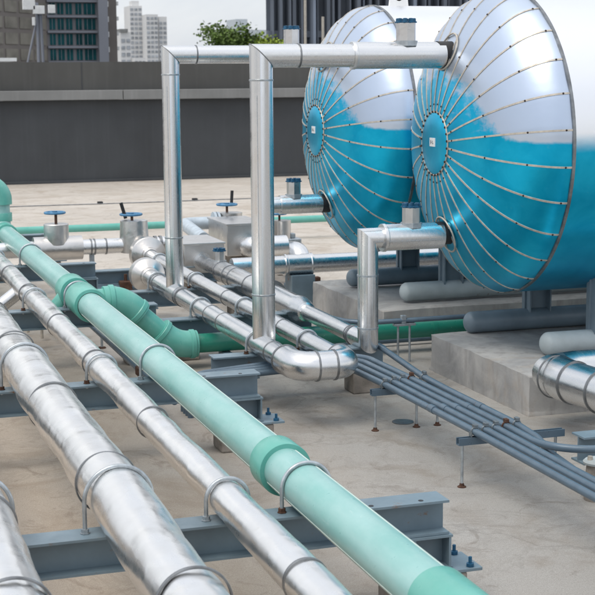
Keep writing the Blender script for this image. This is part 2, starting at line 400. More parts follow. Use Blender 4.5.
# ------------------------------------------------------------------ pipe supports
def ibeam(mb, x0, x1, yc, z0, z1, w=0.075, tf=0.011, tw=0.010):
    mb.prism([(yc - w, z1), (yc - w, z1 - tf), (yc - tw / 2, z1 - tf), (yc - tw / 2, z0 + tf), (yc - w, z0 + tf), (yc - w, z0),
              (yc + w, z0), (yc + w, z0 + tf), (yc + tw / 2, z0 + tf), (yc + tw / 2, z1 - tf), (yc + w, z1 - tf), (yc + w, z1)], 'x', x0, x1)
def ubolt(parent, x, y, zb, zc, r, wire=0.0095):
    q = MB(); R = r + wire + 0.001
    path = [(x - R, y, zb - 0.03)] + [(x - R * cos(a), y, zc + R * sin(a)) for a in [pi * i / 20 for i in range(21)]] + [(x + R, y, zb - 0.03)]
    q.sweep(path, wire, 10)
    o = q.build('u_bolt', M['galv'], parent)
    for sx in (-1, 1):
        n = MB()
        n.lathe((x + sx * R, y, zb + 0.001), (0, 0, 1), [(0, 0.021), (0.004, 0.021), (0.0045, 0.017), (0.02, 0.017)], 6)
        n.build('nut', M['rust'] if random.random() < 0.4 else M['galv'], o)
    return o
PIPES = [(0.50, 0.642, 0.142), (1.094, 0.635, 0.135), (1.569, 0.585, 0.085), (1.93, 0.603, 0.103)]
def main_support(y):
    t = thing('pipe_support', '', 'pipe support', (1.3, y, 0), 'steel beam supports under the four long pipes')
    q = MB(); ibeam(q, -0.45, 2.585, y, 0.342, 0.50); q.build('beam', M['beam'], t, smooth=False)
    for x0, x1 in ((2.22, 2.60), (-0.45, -0.05)):
        q = MB(); ibeam(q, x0, x1, y, 0.182, 0.340, 0.085)
        for xs in (x0 + 0.006, (x0 + x1) / 2, x1 - 0.018):
            q.box((xs, y - 0.083, 0.193), (xs + 0.011, y - 0.006, 0.329)); q.box((xs, y + 0.006, 0.193), (xs + 0.011, y + 0.083, 0.329))
        q.build('stub_beam', M['beam'], t, smooth=False)
    for x0, x1 in ((2.26, 2.735), (-0.62, 0.02)):
        q = MB(); q.box((x0, y - 0.115, 0.166), (x1, y + 0.115, 0.181), 0.002); pl = q.build('base_plate', M['beam'], t, smooth=False)
        for bx in (x0 + 0.035, x1 - 0.05):
            for by in (-0.088, 0.088):
                MB().lathe((bx, y + by, 0.182), (0, 0, 1), [(0, 0.019), (0.015, 0.019), (0.016, 0.009), (0.045, 0.009)], 6).build('anchor_bolt', M['boltblue'], pl)
        q = MB(); q.box((x0 + 0.05, y - 0.11, 0.0), (x1 - 0.07, y + 0.11, 0.165), 0.012); q.build('concrete_pedestal', M['block'], t, smooth=False)
    for bx in (2.22, 2.46): MB().lathe((bx, y - 0.04, 0.5), (0, 0, 1), [(0, 0.012), (0.0015, 0.012)], 12).build('bolt_hole', M['black'], t)
    for (x, z, r) in PIPES: ubolt(t, x, y, 0.50, z, r)
    return t
labs = ['nearest blue grey beam support, at the bottom of the picture under the pipes',
        'second blue grey beam support, its end showing beside the middle of the teal pipe',
        'third blue grey beam support, just behind the teal tee fittings',
        'fourth blue grey beam support, in front of the round valve jacket',
        'fifth blue grey beam support, farthest one behind the valve jacket']
for y, l in zip((5.765, 8.714, 11.70, 14.55, 17.45), labs): main_support(y)['label'] = l

XA, XB, XC = 2.98, 3.37, 3.82
def low_support(y, lab):
    t = thing('pipe_support', lab, 'pipe support', (3.3, y, 0), 'low beam supports under the silver loop pipes')
    q = MB(); ibeam(q, 2.62, 3.98, y, 0.195, 0.350); q.build('beam', M['beam'], t, smooth=False)
    for x0, x1 in ((2.66, 2.94), (3.70, 3.98)):
        q = MB(); q.box((x0 - 0.03, y - 0.11, 0.181), (x1 + 0.02, y + 0.11, 0.194)); q.build('base_plate', M['beam'], t, smooth=False)
        q = MB(); q.box((x0, y - 0.105, 0), (x1, y + 0.105, 0.18), 0.012); q.build('concrete_pedestal', M['block'], t, smooth=False)
    if y < 13.7: ubolt(t, XA, y, 0.350, 0.43, 0.079)
    ubolt(t, XB, y, 0.350, 0.42, 0.069)
    return t
low_support(10.02, 'low beam support on a concrete block under the near end of the silver loop')
low_support(11.72, 'low beam support under the silver loop pipes behind the green elbow')
low_support(13.40, 'low beam support under the capped start of the nearer silver loop pipe')
low_support(15.0, 'low beam support below the silver valve box')

# ------------------------------------------------------------------ crumpled foreground pipes
def vor(p, s):
    d = noise.voronoi(p * s)[0]; return d[1] - d[0]
def crumple(x, z, r, y0, y1, seed, amp, res=0.016, seg=110):
    n = int((y1 - y0) / res); vs = []; fs = []
    so = V((seed * 13.1, seed * 7.7, seed * 3.3))
    for i in range(n + 1):
        y = y0 + (y1 - y0) * i / n
        for k in range(seg):
            a = 2 * pi * k / seg
            q = V((cos(a) * r, y * 0.55, sin(a) * r)) + so
            patch = max(0.0, min(1.0, 0.55 + 1.3 * noise.noise(q * 2.6)))
            q2 = q + V((noise.noise(q * 4), noise.noise(q * 4 + V((9, 0, 0))), noise.noise(q * 4 + V((0, 9, 0))))) * 0.06
            d = amp * patch * (-(0.9 - vor(q2, 3.6)) * 0.75 - 0.25 * max(0, 0.5 - vor(q2, 7.0)) - 0.06 * abs(noise.noise(q * 12)))
            d += amp * 0.6 * noise.noise(V((cos(a) * 0.4, y * 0.9, sin(a) * 0.4)) + so)
            und = max(0.0, -sin(a + 0.3)) ** 3          # seam side sags in scallops
            d += -amp * 0.5 * und * abs(sin(y * 4.1 + seed)) 
            rr = r + d + amp * 0.15
            vs.append((x + cos(a) * rr, y, z + sin(a) * rr))
    for i in range(n):
        for k in range(seg):
            a = i * seg + k; b = i * seg + (k + 1) % seg
            fs.append((a, b, b + seg, a + seg))
    fs.append(tuple(range(seg))); fs.append(tuple(n * seg + k for k in range(seg)))
    return MB().add(vs, fs)
def yband(parent, x, z, r, y, w=0.017, h=0.0045, mat='band', tilt=0.0):
    MB().lathe((x, y - w / 2, z), (tilt, 1, 0), [(0, r - 0.004), (0, r + h * 0.6), (w * 0.3, r + h), (w * 0.7, r + h), (w, r + h * 0.6), (w, r - 0.004)], 56, caps=False).build('seam_band', M[mat], parent)
def fg_pipe(lab, x, z, r, y0, y1, seed, amp, bands):
    t = thing('insulated_pipe', lab, 'pipe', (x, (y0 + y1) / 2, 0), 'long foil jacketed pipes')
    crumple(x, z, r, y0, y1, seed, amp).build('jacket', M['foil'], t, angle=60)
    for i, y in enumerate(bands): yband(t, x, z, r, y, tilt=0.03 * ((i % 3) - 1))
    return t
fg_pipe('thick crumpled silver pipe at the lower left corner, cut by the frame', 0.50, 0.642, 0.142, 2.4, 17.9, 1, 0.018, [3.6, 4.53, 5.55, 6.6, 7.7, 9.1])
fg_pipe('thickest crumpled silver pipe in full view, running beside the thinner silver one', 1.094, 0.635, 0.135, 2.4, 17.9, 2, 0.022, [3.5, 4.47, 6.04, 7.57, 9.23, 10.6, 12.2])
p2 = fg_pipe('thinner crumpled silver pipe running just left of the teal pipe', 1.569, 0.585, 0.085, 2.6, 17.9, 3, 0.014, [3.6, 4.7, 7.24, 8.92, 10.41, 12.04, 13.3, 14.9])
q = MB(); q.sweep([(1.55, 12.45, 0.56), (1.28, 12.45, 0.36), (1.0, 12.45, 0.2), (1.0, 12.45, 0.0)], 0.062, 28); q.build('branch_pipe', M['steel'], p2)

# ------------------------------------------------------------------ teal plastic pipeline
XT, ZT, RT = 1.93, 0.603, 0.103
t = thing('plastic_pipe', 'long pale teal plastic pipe with moulded couplings running across the foreground', 'pipe', (XT, 9, 0))
MB().lathe((XT, 2.4, ZT), (0, 1, 0), [(0, RT), (14.5, RT)], 72).build('pipe_wall', M['teal'], t)
q = MB()
for a in (radians(207), radians(64)):
    c, s_ = cos(a), sin(a)
    tx, tz = -s_, c
    for y0, y1 in ((2.5, 3.7), (4.40, 6.05), (6.24, 11.0), (12.3, 16.6)):
        o = V((XT + c * (RT - 0.001), 0, ZT + s_ * (RT - 0.001))); w = 0.0042; nv = V((c, 0, s_)) * 0.0025; tv = V((tx, 0, tz)) * w
        q.add([o - tv + V((0, y0, 0)), o + tv + V((0, y0, 0)), o + tv + nv + V((0, y0, 0)), o - tv + nv + V((0, y0, 0)),
               o - tv + V((0, y1, 0)), o + tv + V((0, y1, 0)), o + tv + nv + V((0, y1, 0)), o - tv + nv + V((0, y1, 0))],
              [(0, 1, 2, 3), (7, 6, 5, 4), (0, 4, 5, 1), (1, 5, 6, 2), (2, 6, 7, 3), (3, 7, 4, 0)])
q.build('stripe', M['stripe'], t, smooth=False)
def coupling(parent, o, ax, L, r, lip=0.0, mat='tealfit', name='coupling'):
    return MB().lathe(o, ax, [(0, r * 0.80), (0, r * 0.985), (0.006, r), (L - 0.006, r), (L, r * 0.985), (L, r * 0.80)], 64, caps=False).build(name, M[mat], parent)
coupling(t, (XT, 6.06, ZT), (0, 1, 0), 0.17, 0.126)
coupling(t, (XT, 3.72, ZT), (0, 1, 0), 0.62, 0.118)
# tee feeding the green line (branch to +x) and the saddle drop behind the support
YT = 11.33
coupling(t, (XT, 11.10, ZT), (0, 1, 0), 0.46, 0.134, name='tee_fitting')
coupling(t, (XT, 11.79, ZT), (0, 1, 0), 0.30, 0.134, name='tee_fitting')
q = MB(); q.sweep([(XT - 0.02, 11.94, ZT), (XT - 0.10, 11.94, ZT - 0.10), (XT - 0.19, 11.94, ZT - 0.20)], 0.082, 32); q.build('drop_pipe', M['tealfit'], t)
q = MB(); q.sweep([(XT, YT, ZT), (XT + 0.245, YT, ZT)], 0.098, 48); q.build('branch_socket', M['tealfit'], t)
# left far riser with two elbows
q = MB(); q.sweep([(XT, 16.4, ZT)] + arc((XT, 17.0, ZT), (0, 1, 0), (0, 0, 1), 0.18) + [(XT, 17.0, 0.90)] + arc((XT, 17.0, 1.14), (0, 0, 1), (-1, 0, 0), 0.17) + [(XT - 1.6, 17.0, 1.14)], 0.10, 40)
q.build('riser', M['teal'], t)
coupling(t, (XT, 16.52, ZT), (0, 1, 0), 0.24, 0.128); coupling(t, (XT, 17.0, 0.72), (0, 0, 1), 0.10, 0.122)
q = MB(); q.sweep([(XT, 17.0, 0.92)] + arc((XT, 17.0, 1.14), (0, 0, 1), (-1, 0, 0), 0.17) + [(XT - 0.25, 17.0, 1.14)], 0.127, 40); q.build('elbow', M['tealfit'], t)

g = thing('plastic_pipe', 'deep green plastic pipe dropping from a teal tee, low under the silver loop', 'pipe', (4.5, 11.4, 0))
e1 = V((2.22, YT, ZT)); e2 = V((2.66, YT, 0.20))
dd = (e2 - e1).normalized()
MB().sweep([(XT + 0.20, YT, ZT), e1 - V((0.06, 0, 0))], 0.088, 40).build('nipple', M['tealfit'], g)
def bend(a, c, b, la, lb, r, n=9):
    a, c, b = V(a), V(c), V(b); ta = (c - a).normalized(); tb = (b - c).normalized()
    p0 = c - ta * la; p1 = c + tb * lb
    return [((1 - s) ** 2) * p0 + 2 * s * (1 - s) * c + s * s * p1 for s in [i / n for i in range(n + 1)]]
el = bend((XT, YT, ZT), e1, e2, 0.11, 0.14, 0)
MB().sweep([el[0] - V((0.04, 0, 0))] + el + [el[-1] + dd * 0.06], 0.118, 48).build('elbow', M['tealfit'], g)
MB().sweep([e1 + dd * 0.1, e2 - dd * 0.05], 0.088, 48).build('sloping_pipe', M['tealfit'], g)
el = bend(e1, e2, (5, YT, 0.20), 0.13, 0.12, 0)
MB().sweep([el[0] - dd * 0.06] + el + [el[-1] + V((0.06, 0, 0))], 0.112, 48).build('elbow', M['tealfit'], g)
for o_, ax_, r_ in ((e1 + dd * 0.185, -dd, 0.126), (e2 - dd * 0.185, dd, 0.121), (V((2.82, YT, 0.20)), V((-1, 0, 0)), 0.121), (V((XT + 0.185, YT, ZT)), V((1, 0, 0)), 0.128)):
    MB().lathe(o_, ax_, [(0, 0.085), (0.0, r_ - 0.004), (0.004, r_), (0.036, r_), (0.042, r_ - 0.006), (0.042, 0.085)], 56, caps=False).build('socket_lip', M['tealfit'], g)
MB().sweep([(2.72, YT, 0.20), (9.0, YT, 0.20)], 0.080, 48).build('pipe_wall', M['green'], g)
MB().sweep([(4.95, YT, 0.20), (4.99, YT, 0.2)], 0.086, 48).build('coupling', M['green'], g)
q = MB(); q.box((3.05, YT - 0.09, 0.0), (3.13, YT + 0.09, 0.118), 0.006); q.build('pipe_shoe', M['beam'], g, smooth=False)

# thin teal line far behind the valves
g = thing('plastic_pipe', 'thin teal pipe lying along the floor behind the hand wheel valves', 'pipe', (5, 20, 0))
MB().sweep([(1.2, 20.0, 0.28), (9.5, 20.0, 0.28)], 0.052, 24).build('pipe_wall', M['tealfit'], g)
for x in (1.6, 4.0, 6.4, 8.8): MB().box((x - 0.04, 19.94, 0), (x + 0.04, 20.06, 0.226)).build('saddle_post', M['galv'], g)

# ------------------------------------------------------------------ silver loop (A -> U bend -> B)
ZA, RA, ZB, RB = 0.43, 0.079, 0.42, 0.069
loop = thing('insulated_pipe', 'smooth silver pipe loop turning back in a U bend beside the conduits', 'pipe', (3.2, 11, 0))
YU = 9.05
MB().sweep([(XA, 13.75, ZA), (XA, 9.40, ZA)], RA, 56).build('pipe_jacket', M['steel_run'], loop)
u = [(XA, 9.34, ZA)] + arc((XA, YU, ZA), (0, -1, 0), (1, 0, 0), 0.13, 3) + [(XA + 0.15, YU, ZA)] + arc((XB - 0.035, YU, ZA), (1, 0, 0), (0, 1, 0), 0.10, 12) + [(XB - 0.02, 9.24, ZA)]
MB().sweep(u, 0.102, 56).build('u_bend', M['steel_run'], loop)
MB().sweep([(XB, 9.20, ZB), (XB, 16.2, ZB)], RB, 56).build('pipe_jacket', M['steel_run'], loop)
for y, x, z, r, w in ((9.335, XA, ZA, 0.104, 0.02), (9.62, XA, ZA, RA, 0.016), (10.95, XA, ZA, RA, 0.005), (12.35, XA, ZA, RA + 0.004, 0.03), (11.35, XA, ZA, RA, 0.004), (13.30, XA, ZA, RA, 0.02),
                      (9.25, XB - 0.02, ZA, 0.102, 0.014), (10.6, XB, ZB, RB, 0.012), (12.25, XB, ZB, RB, 0.02), (11.2, XB, ZB, RB, 0.004), (13.5, XB, ZB, RB, 0.016)):
    yband(loop, x, z, r, y, w)
for x in (XA + 0.125, XA + 0.255): MB().lathe((x - 0.006, YU, ZA), (1, 0, 0), [(0, 0.098), (0, 0.107), (0.014, 0.107), (0.014, 0.098)], 56, caps=False).build('seam_band', M['band'], loop)
MB().lathe((XA, 12.42, ZA), (0, 1, 0), [(0, RA), (0.0, RA + 0.010), (0.62, RA + 0.010), (0.62, RA)], 56, caps=False).build('sleeve', M['steel_run'], loop)
def bowl(parent, x, y, z, r, name='end_cap'):
    MB().lathe((x, y, z), (0, 1, 0), [(-0.11, RA), (-0.10, RA * 1.12), (-0.055, RA * 1.2), (-0.045, RA * 1.35), (0, r * 0.97), (0.008, r), (0.13, r), (0.138, r * 0.97), (0.20, r * 0.6), (0.21, r * 0.3)], 64).build(name, M['sheetbox'], parent, angle=25)
bowl(loop, XA, 13.80, ZA + 0.005, 0.172); bowl(loop, XB, 15.55, ZB, 0.20)

def riser(lab, x, y, z0, z1, r, xs, xe, rbig, capx, step, bands_z, group=None):
    """vertical jacketed riser with a mitred elbow and a horizontal run into the tank head"""
    t = thing('insulated_pipe', lab, 'pipe', (x, y, z0), group)
    MB().sweep([(x, y, z0), (x, y, z1), (xs, y, z1)], r, 64).build('riser_jacket', M['steel'], t, angle=25)
    # raised lap seam round the mitre
    nb = V((1, 0, 1)).normalized(); q = MB()
    pts = []
    for k in range(48):
        a = 2 * pi * k / 48; o = V((cos(a) * r, sin(a) * r, 0)); pts.append(V((x, y, z1)) + o + V((0, 0, -o.x)))
    q.sweep(pts, 0.0045, 6, closed=True); q.build('mitre_seam', M['band'], t)
    MB().lathe((xs - 0.05, y, z1), (1, 0, 0), [(0, r), (0.0, rbig), (0.006, rbig + 0.004), (0.022, rbig + 0.004), (0.026, rbig), (xe - xs + 0.05, rbig), (xe - xs + 0.05, r * 0.5)], 64, caps=False).build('nozzle_jacket', M['steel'], t)
    for bz in bands_z: MB().lathe((x, y, bz), (0, 0, 1), [(0, r - 0.003), (0, r + 0.003), (0.012, r + 0.0045), (0.016, r - 0.003)], 64, caps=False).build('seam_band', M['band' if r > 0.09 else 'galv'], t)
    ls_ = MB(); aa = radians(232); ox, oy = cos(aa), sin(aa)
    ls_.sweep([(x + ox * (r + 0.0005), y + oy * (r + 0.0005), z0 + 0.12), (x + ox * (r + 0.0005), y + oy * (r + 0.0005), z1 - 0.28)], 0.0022, 6)
    ls_.build('lap_seam', M['galv'], t)
    return t
def stub_cap(parent, x, y, z, w=0.078, h=0.135, rot=0.55):
    """small angular cover with blue bolt heads, sitting on a pipe"""
    q = MB(); n = 8; poly = []
    for k in range(n):
        a = 2 * pi * k / n + rot; rr = w * (1.0 if k % 2 == 0 else 0.93); poly.append((x + rr * cos(a), y + rr * sin(a)))
    q.prism(poly, 'z', z - 0.03, z + h)
    o = q.build('stub_cover', M['sheetbox'], parent, smooth=False)
    q = MB(); q.prism([(x + (px - x) * 1.22, y + (py - y) * 1.22) for px, py in poly], 'z', z - 0.032, z + 0.006); q.build('cover_skirt', M['galv'], o, smooth=False)
    for k in range(8):
        a = 2 * pi * k / 8 + 0.3; bx, by = x + w * 0.74 * cos(a), y + w * 0.74 * sin(a)
        MB().lathe((bx, by, z + h + 0.001), (0, 0, 1), [(0, 0.026), (0.008, 0.027), (0.012, 0.018), (0.032, 0.017), (0.034, 0.008)], 6).build('bolt_head', M['boltblue'], o)
    MB().lathe((x, y, z + h - 0.002), (0, 0, 1), [(0, w * 0.9), (0.004, w * 0.9)], 24).build('flange_plate', M['boltblue'], o)
Y1, Y2 = 9.92, 12.68
def xband(parent, x, y, z, r, w=0.012): MB().lathe((x - w / 2, y, z), (1, 0, 0), [(0, r - 0.003), (0, r + 0.0045), (w, r + 0.0045), (w, r - 0.003)], 64, caps=False).build('seam_band', M['band'], parent)
rv = riser('tallest silver riser in the middle bending over into the top of the near tank', 3.0, Y1, ZA + 0.02, 2.535, 0.084, 3.74, 4.415, 0.098, 4.11, None, (0.80, 2.355), 'silver risers feeding the tanks')
stub_cap(rv, 4.12, Y1, 2.635); xband(rv, 3.28, Y1, 2.535, 0.084)
rv = riser('silver riser at the left bending over into the top of the far tank', 2.985, Y2, ZA + 0.02, 2.585, 0.081, 4.1, 4.40, 0.090, 4.11, None, (0.93, 2.40), 'silver risers feeding the tanks')
stub_cap(rv, 4.13, Y2, 2.675); xband(rv, 3.22, Y2, 2.585, 0.081); xband(rv, 3.95, Y2, 2.585, 0.081)
# short riser of the near tank, joined to line C by a mitre at the bottom
ZC, RC, RCT = 0.40, 0.066, 0.106
lc = thing('insulated_pipe', 'short silver riser entering the near tank low, fed by the stepped pipe behind the loop', 'pipe', (XC, 11, 0))
MB().sweep([(XC, Y1 + 0.28, ZC), (XC, Y1, ZC), (XC, Y1, 1.185), (3.97, Y1, 1.185)], [0.078] * 4, 64).build('riser_jacket', M['steel'], lc, angle=25)
MB().sweep([(XC, 11.42, ZC), (XC, Y1 + 0.20, ZC)], RC, 56).build('pipe_jacket', M['steel_run'], lc)
MB().lathe((3.93, Y1, 1.185), (1, 0, 0), [(0, 0.07), (0, 0.104), (0.008, 0.106), (0.024, 0.106), (0.03, 0.100), (0.485, 0.100), (0.485, 0.05)], 64, caps=False).build('nozzle_jacket', M['steel'], lc)
stub_cap(lc, 4.17, Y1, 1.285, 0.074, 0.12)
for bz in (0.50, 0.90): MB().lathe((XC, Y1, bz), (0, 0, 1), [(0, 0.076), (0, 0.082), (0.014, 0.082), (0.014, 0.076)], 64, caps=False).build('seam_band', M['galv'], lc)
yband(lc, XC, ZC, 0.080, Y1 + 0.28, 0.03); yband(lc, XC, ZC, RC, Y1 + 0.36, 0.014)
MB().lathe((XC, 11.36, ZC), (0, 1, 0), [(0, RC), (0.01, RC + 0.016), (0.06, 0.088), (0.13, RCT), (0.20, RCT + 0.008), (0.24, RCT + 0.008), (0.25, RCT), (1.02, RCT)], 64, caps=False).build('reducer', M['steel_run'], lc)
MB().lathe((XC, 12.36, ZC), (0, 1, 0), [(0, RCT - 0.02), (0, RCT + 0.035), (0.14, RCT + 0.035), (0.14, RCT - 0.02)], 48, caps=False).build('flange', M['band'], lc)
MB().lathe((XC, 12.48, ZC), (0, 1, 0), [(0, RCT), (1.62, RCT), (1.70, 0.085), (1.72, 0.07), (2.6, 0.07)], 64, caps=False).build('thick_jacket', M['steel_run'], lc)
for y in (13.0, 13.55, 13.75, 14.08): yband(lc, XC, ZC, RCT, y, 0.022)
stub_cap(lc, XC + 0.06, 14.42, ZC + 0.07, 0.065, 0.10)
# far tank lower nozzle
lf = thing('insulated_pipe', 'silver lower nozzle pipe of the far tank, partly hidden behind the tallest riser', 'pipe', (XC, Y2, 0))
MB().sweep([(XC, Y2, ZC + 0.08), (XC, Y2, 1.20), (4.05, Y2, 1.20)], 0.076, 56).build('riser_jacket', M['steel'], lf, angle=25)
MB().lathe((4.0, Y2, 1.20), (1, 0, 0), [(0, 0.06), (0, 0.088), (0.405, 0.088), (0.405, 0.05)], 56, caps=False).build('nozzle_jacket', M['steel'], lf)
MB().lathe((XC, Y2, 0.62), (0, 0, 1), [(0, 0.074), (0, 0.08), (0.014, 0.08), (0.014, 0.074)], 48, caps=False).build('seam_band', M['band'], lf)
stub_cap(lf, 4.14, Y2, 1.29, 0.07, 0.12)
# line D behind the far tank
ld = thing('insulated_pipe', 'long silver pipe crossing behind the tank legs near the floor', 'pipe', (6, 14.2, 0))
MB().sweep([(3.95, 14.2, 0.42), (9.6, 14.2, 0.42)], 0.098, 56).build('pipe_jacket', M['steel_run'], ld)
MB().lathe((4.52, 14.2, 0.42), (1, 0, 0), [(0, 0.09), (0, 0.116), (0.02, 0.116), (0.03, 0.108), (0.28, 0.108), (0.29, 0.116), (0.31, 0.116), (0.31, 0.09)], 56, caps=False).build('sleeve', M['steel_run'], ld)
for x in (4.7, 6.7, 8.4): MB().box((x - 0.13, 14.08, 0), (x + 0.13, 14.32, 0.318), 0.006).build('pipe_shoe', M['beam'], ld, smooth=False)
cd = thing('conduit', 'thin grey conduit running along the floor below the long silver pipe behind the tanks', 'conduit', (6, 14.6, 0))
MB().sweep([(4.7, 14.75, 0.12), (9.5, 14.75, 0.12)], 0.026, 16).build('tube', M['conduit'], cd)
for x in (4.95, 5.05): MB().sweep([(x, 14.72, 0), (x, 14.72, 0.17)], 0.014, 8).build('stand', M['rust'], cd)
q = MB(); q.box((4.9, 14.68, 0.15), (5.1, 14.76, 0.20), 0.01); q.build('clamp', M['rust'], cd)

# ------------------------------------------------------------------ valves at the back
def handwheel(parent, x, y, z, R):
    q = MB(); q.ring((x, y, z), (0, 0, 1), R, 0.014, 40, 10)
    for k in range(4):
        a = pi / 2 * k + 0.4; q.sweep([(x, y, z - 0.008), (x + cos(a) * R, y + sin(a) * R, z)], 0.010, 8)
    q.lathe((x, y, z - 0.02), (0, 0, 1), [(0, 0.028), (0.04, 0.028)], 16)
    return q.build('handwheel', M['blue'], parent)
VY, VZ = 15.9, 0.50
v1 = thing('gate_valve', 'hand wheel valve under a drum shaped silver jacket, leftmost of the valves', 'valve', (2.4, VY, 0))
MB().lathe((2.14, VY, VZ), (1, 0, 0), [(0, 0.08), (0, 0.135), (0.54, 0.135), (0.54, 0.08)], 64, caps=True).build('body_jacket', M['sheetbox'], v1)
MB().lathe((2.40, VY, VZ), (0, 0, 1), [(0.05, 0.138), (0.27, 0.138), (0.278, 0.13), (0.279, 0.02)], 64).build('bonnet_jacket', M['sheetbox'], v1)
MB().sweep([(2.40, VY, 0.77), (2.40, VY, 0.90)], 0.016, 12).build('stem', M['rust'], v1)
handwheel(v1, 2.39, VY, 0.90, 0.108)
MB().sweep([(0.9, VY, VZ), (2.15, VY, VZ)], 0.09, 48).build('pipe_jacket', M['steel'], v1)
MB().sweep([(2.67, VY, VZ), (3.14, VY, VZ)], 0.086, 48).build('pipe_jacket', M['steel'], v1)
for x in (2.78, 2.82, 2.95): xband(v1, x, VY, VZ, 0.088, 0.018)
q = MB(); q.box((2.765, VY - 0.025, 0), (2.815, VY + 0.025, 0.42)); q.build('stand', M['galv'], v1, smooth=False)
v2 = thing('gate_valve', 'hand wheel valve in a square topped silver jacket behind the round end covers', 'valve', (3.28, VY, 0))
q = MB(); q.lathe((3.28, VY, 0.42), (0, 0, 1), [(0, 0.17), (0.16, 0.165), (0.36, 0.155), (0.365, 0.14), (0.366, 0.02)], 20); q.build('bonnet_jacket', M['sheetbox'], v2)
MB().sweep([(3.26, VY, 0.78), (3.26, VY, 0.86)], 0.016, 12).build('stem', M['rust'], v2)
handwheel(v2, 3.25, VY, 0.85, 0.118)
MB().sweep([(3.20, VY + 0.06, 0.80), (3.15, VY + 0.06, 0.98)], 0.02, 12).build('lever', M['black'], v2)
MB().sweep([(3.42, VY, VZ), (3.95, VY, VZ)], 0.083, 40).build('pipe_jacket', M['steel'], v2)
for x in (3.52, 3.58): xband(v2, x, VY, VZ, 0.09, 0.03)
def cover_box(parent, x0, x1, y0, y1, z0, z1, name='box_jacket'):
    q = MB(); q.box((x0, y0, z0), (x1, y1, z1), 0.01); o = q.build(name, M['sheetbox'], parent, smooth=False)
    q = MB(); q.box((x0 - 0.012, y0 - 0.012, z1 - 0.018), (x1 + 0.012, y1 + 0.012, z1 + 0.002), 0.004); q.build('lid', M['sheetbox'], o, smooth=False)
b1 = thing('valve_box', 'square silver valve jacket with a flat lid that the stepped pipe enters', 'valve box', (3.85, 15.3, 0))
cover_box(b1, 3.63, 4.08, 14.95, 15.72, 0.27, 0.60)
MB().lathe((XC, 14.90, ZC), (0, 1, 0), [(0, 0.07), (0, 0.10), (0.05, 0.10)], 40, caps=False).build('collar', M['steel'], b1)
q = MB(); q.box((3.72, 15.2, 0), (3.98, 15.45, 0.27), 0.01); q.build('pedestal', M['block'], b1, smooth=False)
b2 = thing('valve_box', 'square silver valve jacket half hidden by the tallest riser, with a round elbow', 'valve box', (4.6, 16.1, 0))
cover_box(b2, 4.36, 4.82, 15.85, 16.7, 0.32, 0.70)
q = MB(); q.sweep([(4.60, 15.86, 0.44)] + arc((4.60, 15.62, 0.44), (0, -1, 0), (1, 0, 0), 0.14) + [(5.0, 15.62, 0.44)], 0.13, 40); q.build('elbow', M['steel'], b2)
q = MB(); q.box((4.45, 16.0, 0), (4.72, 16.3, 0.32), 0.01); q.build('pedestal', M['block'], b2, smooth=False)
v3 = thing('gate_valve', 'hand wheel valve with a bare pale flanged inlet behind the silver boxes', 'valve', (4.6, 16.95, 0))
MB().lathe((4.72, 17.0, 0.30), (0, 0, 1), [(0, 0.15), (0.42, 0.15), (0.43, 0.02)], 40).build('bonnet_jacket', M['sheetbox'], v3)
MB().sweep([(4.68, 17.0, 0.7), (4.68, 17.0, 0.83)], 0.016, 12).build('stem', M['rust'], v3)
handwheel(v3, 4.68, 17.0, 0.82, 0.12)
MB().sweep([(4.74, 17.0, 0.84), (4.75, 17.0, 0.99)], 0.02, 12).build('lever', M['black'], v3)
MB().lathe((4.50, 17.0, 0.60), (1, 0, 0), [(0, 0.07), (0, 0.135), (0.03, 0.135), (0.03, 0.08), (0.045, 0.08), (0.045, 0.135), (0.075, 0.135), (0.075, 0.07)], 40).build('flange', M['palepipe'], v3)
q = MB(); q.sweep([(4.52, 17.0, 0.60), (4.30, 17.0, 0.60)] + arc((4.12, 17.0, 0.60), (-1, 0, 0), (0, -1, 0), 0.12) + [(4.12, 16.0, 0.52)], 0.078, 36); q.build('inlet_pipe', M['palepipe'], v3)
q = MB(); q.box((4.62, 16.9, 0), (4.82, 17.1, 0.30)); q.build('pedestal', M['block'], v3, smooth=False)
v4 = thing('gate_valve', 'small hand wheel valve right of the tallest riser under the far nozzle pipe', 'valve', (5.2, 16.4, 0))
MB().lathe((5.20, 16.4, 0.30), (0, 0, 1), [(0, 0.11), (0.36, 0.11), (0.365, 0.02)], 36).build('bonnet_jacket', M['sheetbox'], v4)
MB().sweep([(5.17, 16.4, 0.66), (5.17, 16.4, 0.76)], 0.014, 10).build('stem', M['rust'], v4)
handwheel(v4, 5.15, 16.4, 0.745, 0.10)
MB().sweep([(5.17, 16.42, 0.74), (5.17, 16.42, 0.90)], 0.02, 12).build('lever', M['black'], v4)
q = MB(); q.box((5.24, 16.3, 0.22), (5.42, 16.5, 0.44), 0.012); q.box((5.30, 16.35, 0.44), (5.36, 16.45, 0.50), 0.01); q.build('actuator_box', M['galv'], v4, smooth=False)
q = MB(); q.sweep([(5.17, 16.2, 0.30)] + arc((5.17, 15.6, 0.36), (0, -1, 0.1), (0, -0.1, -1), 0.2) + [(5.17, 15.55, 0.05)], 0.13, 40); q.build('elbow', M['steel'], v4)
q = MB(); q.box((5.12, 16.3, 0), (5.4, 16.5, 0.24)); q.build('pedestal', M['block'], v4, smooth=False)

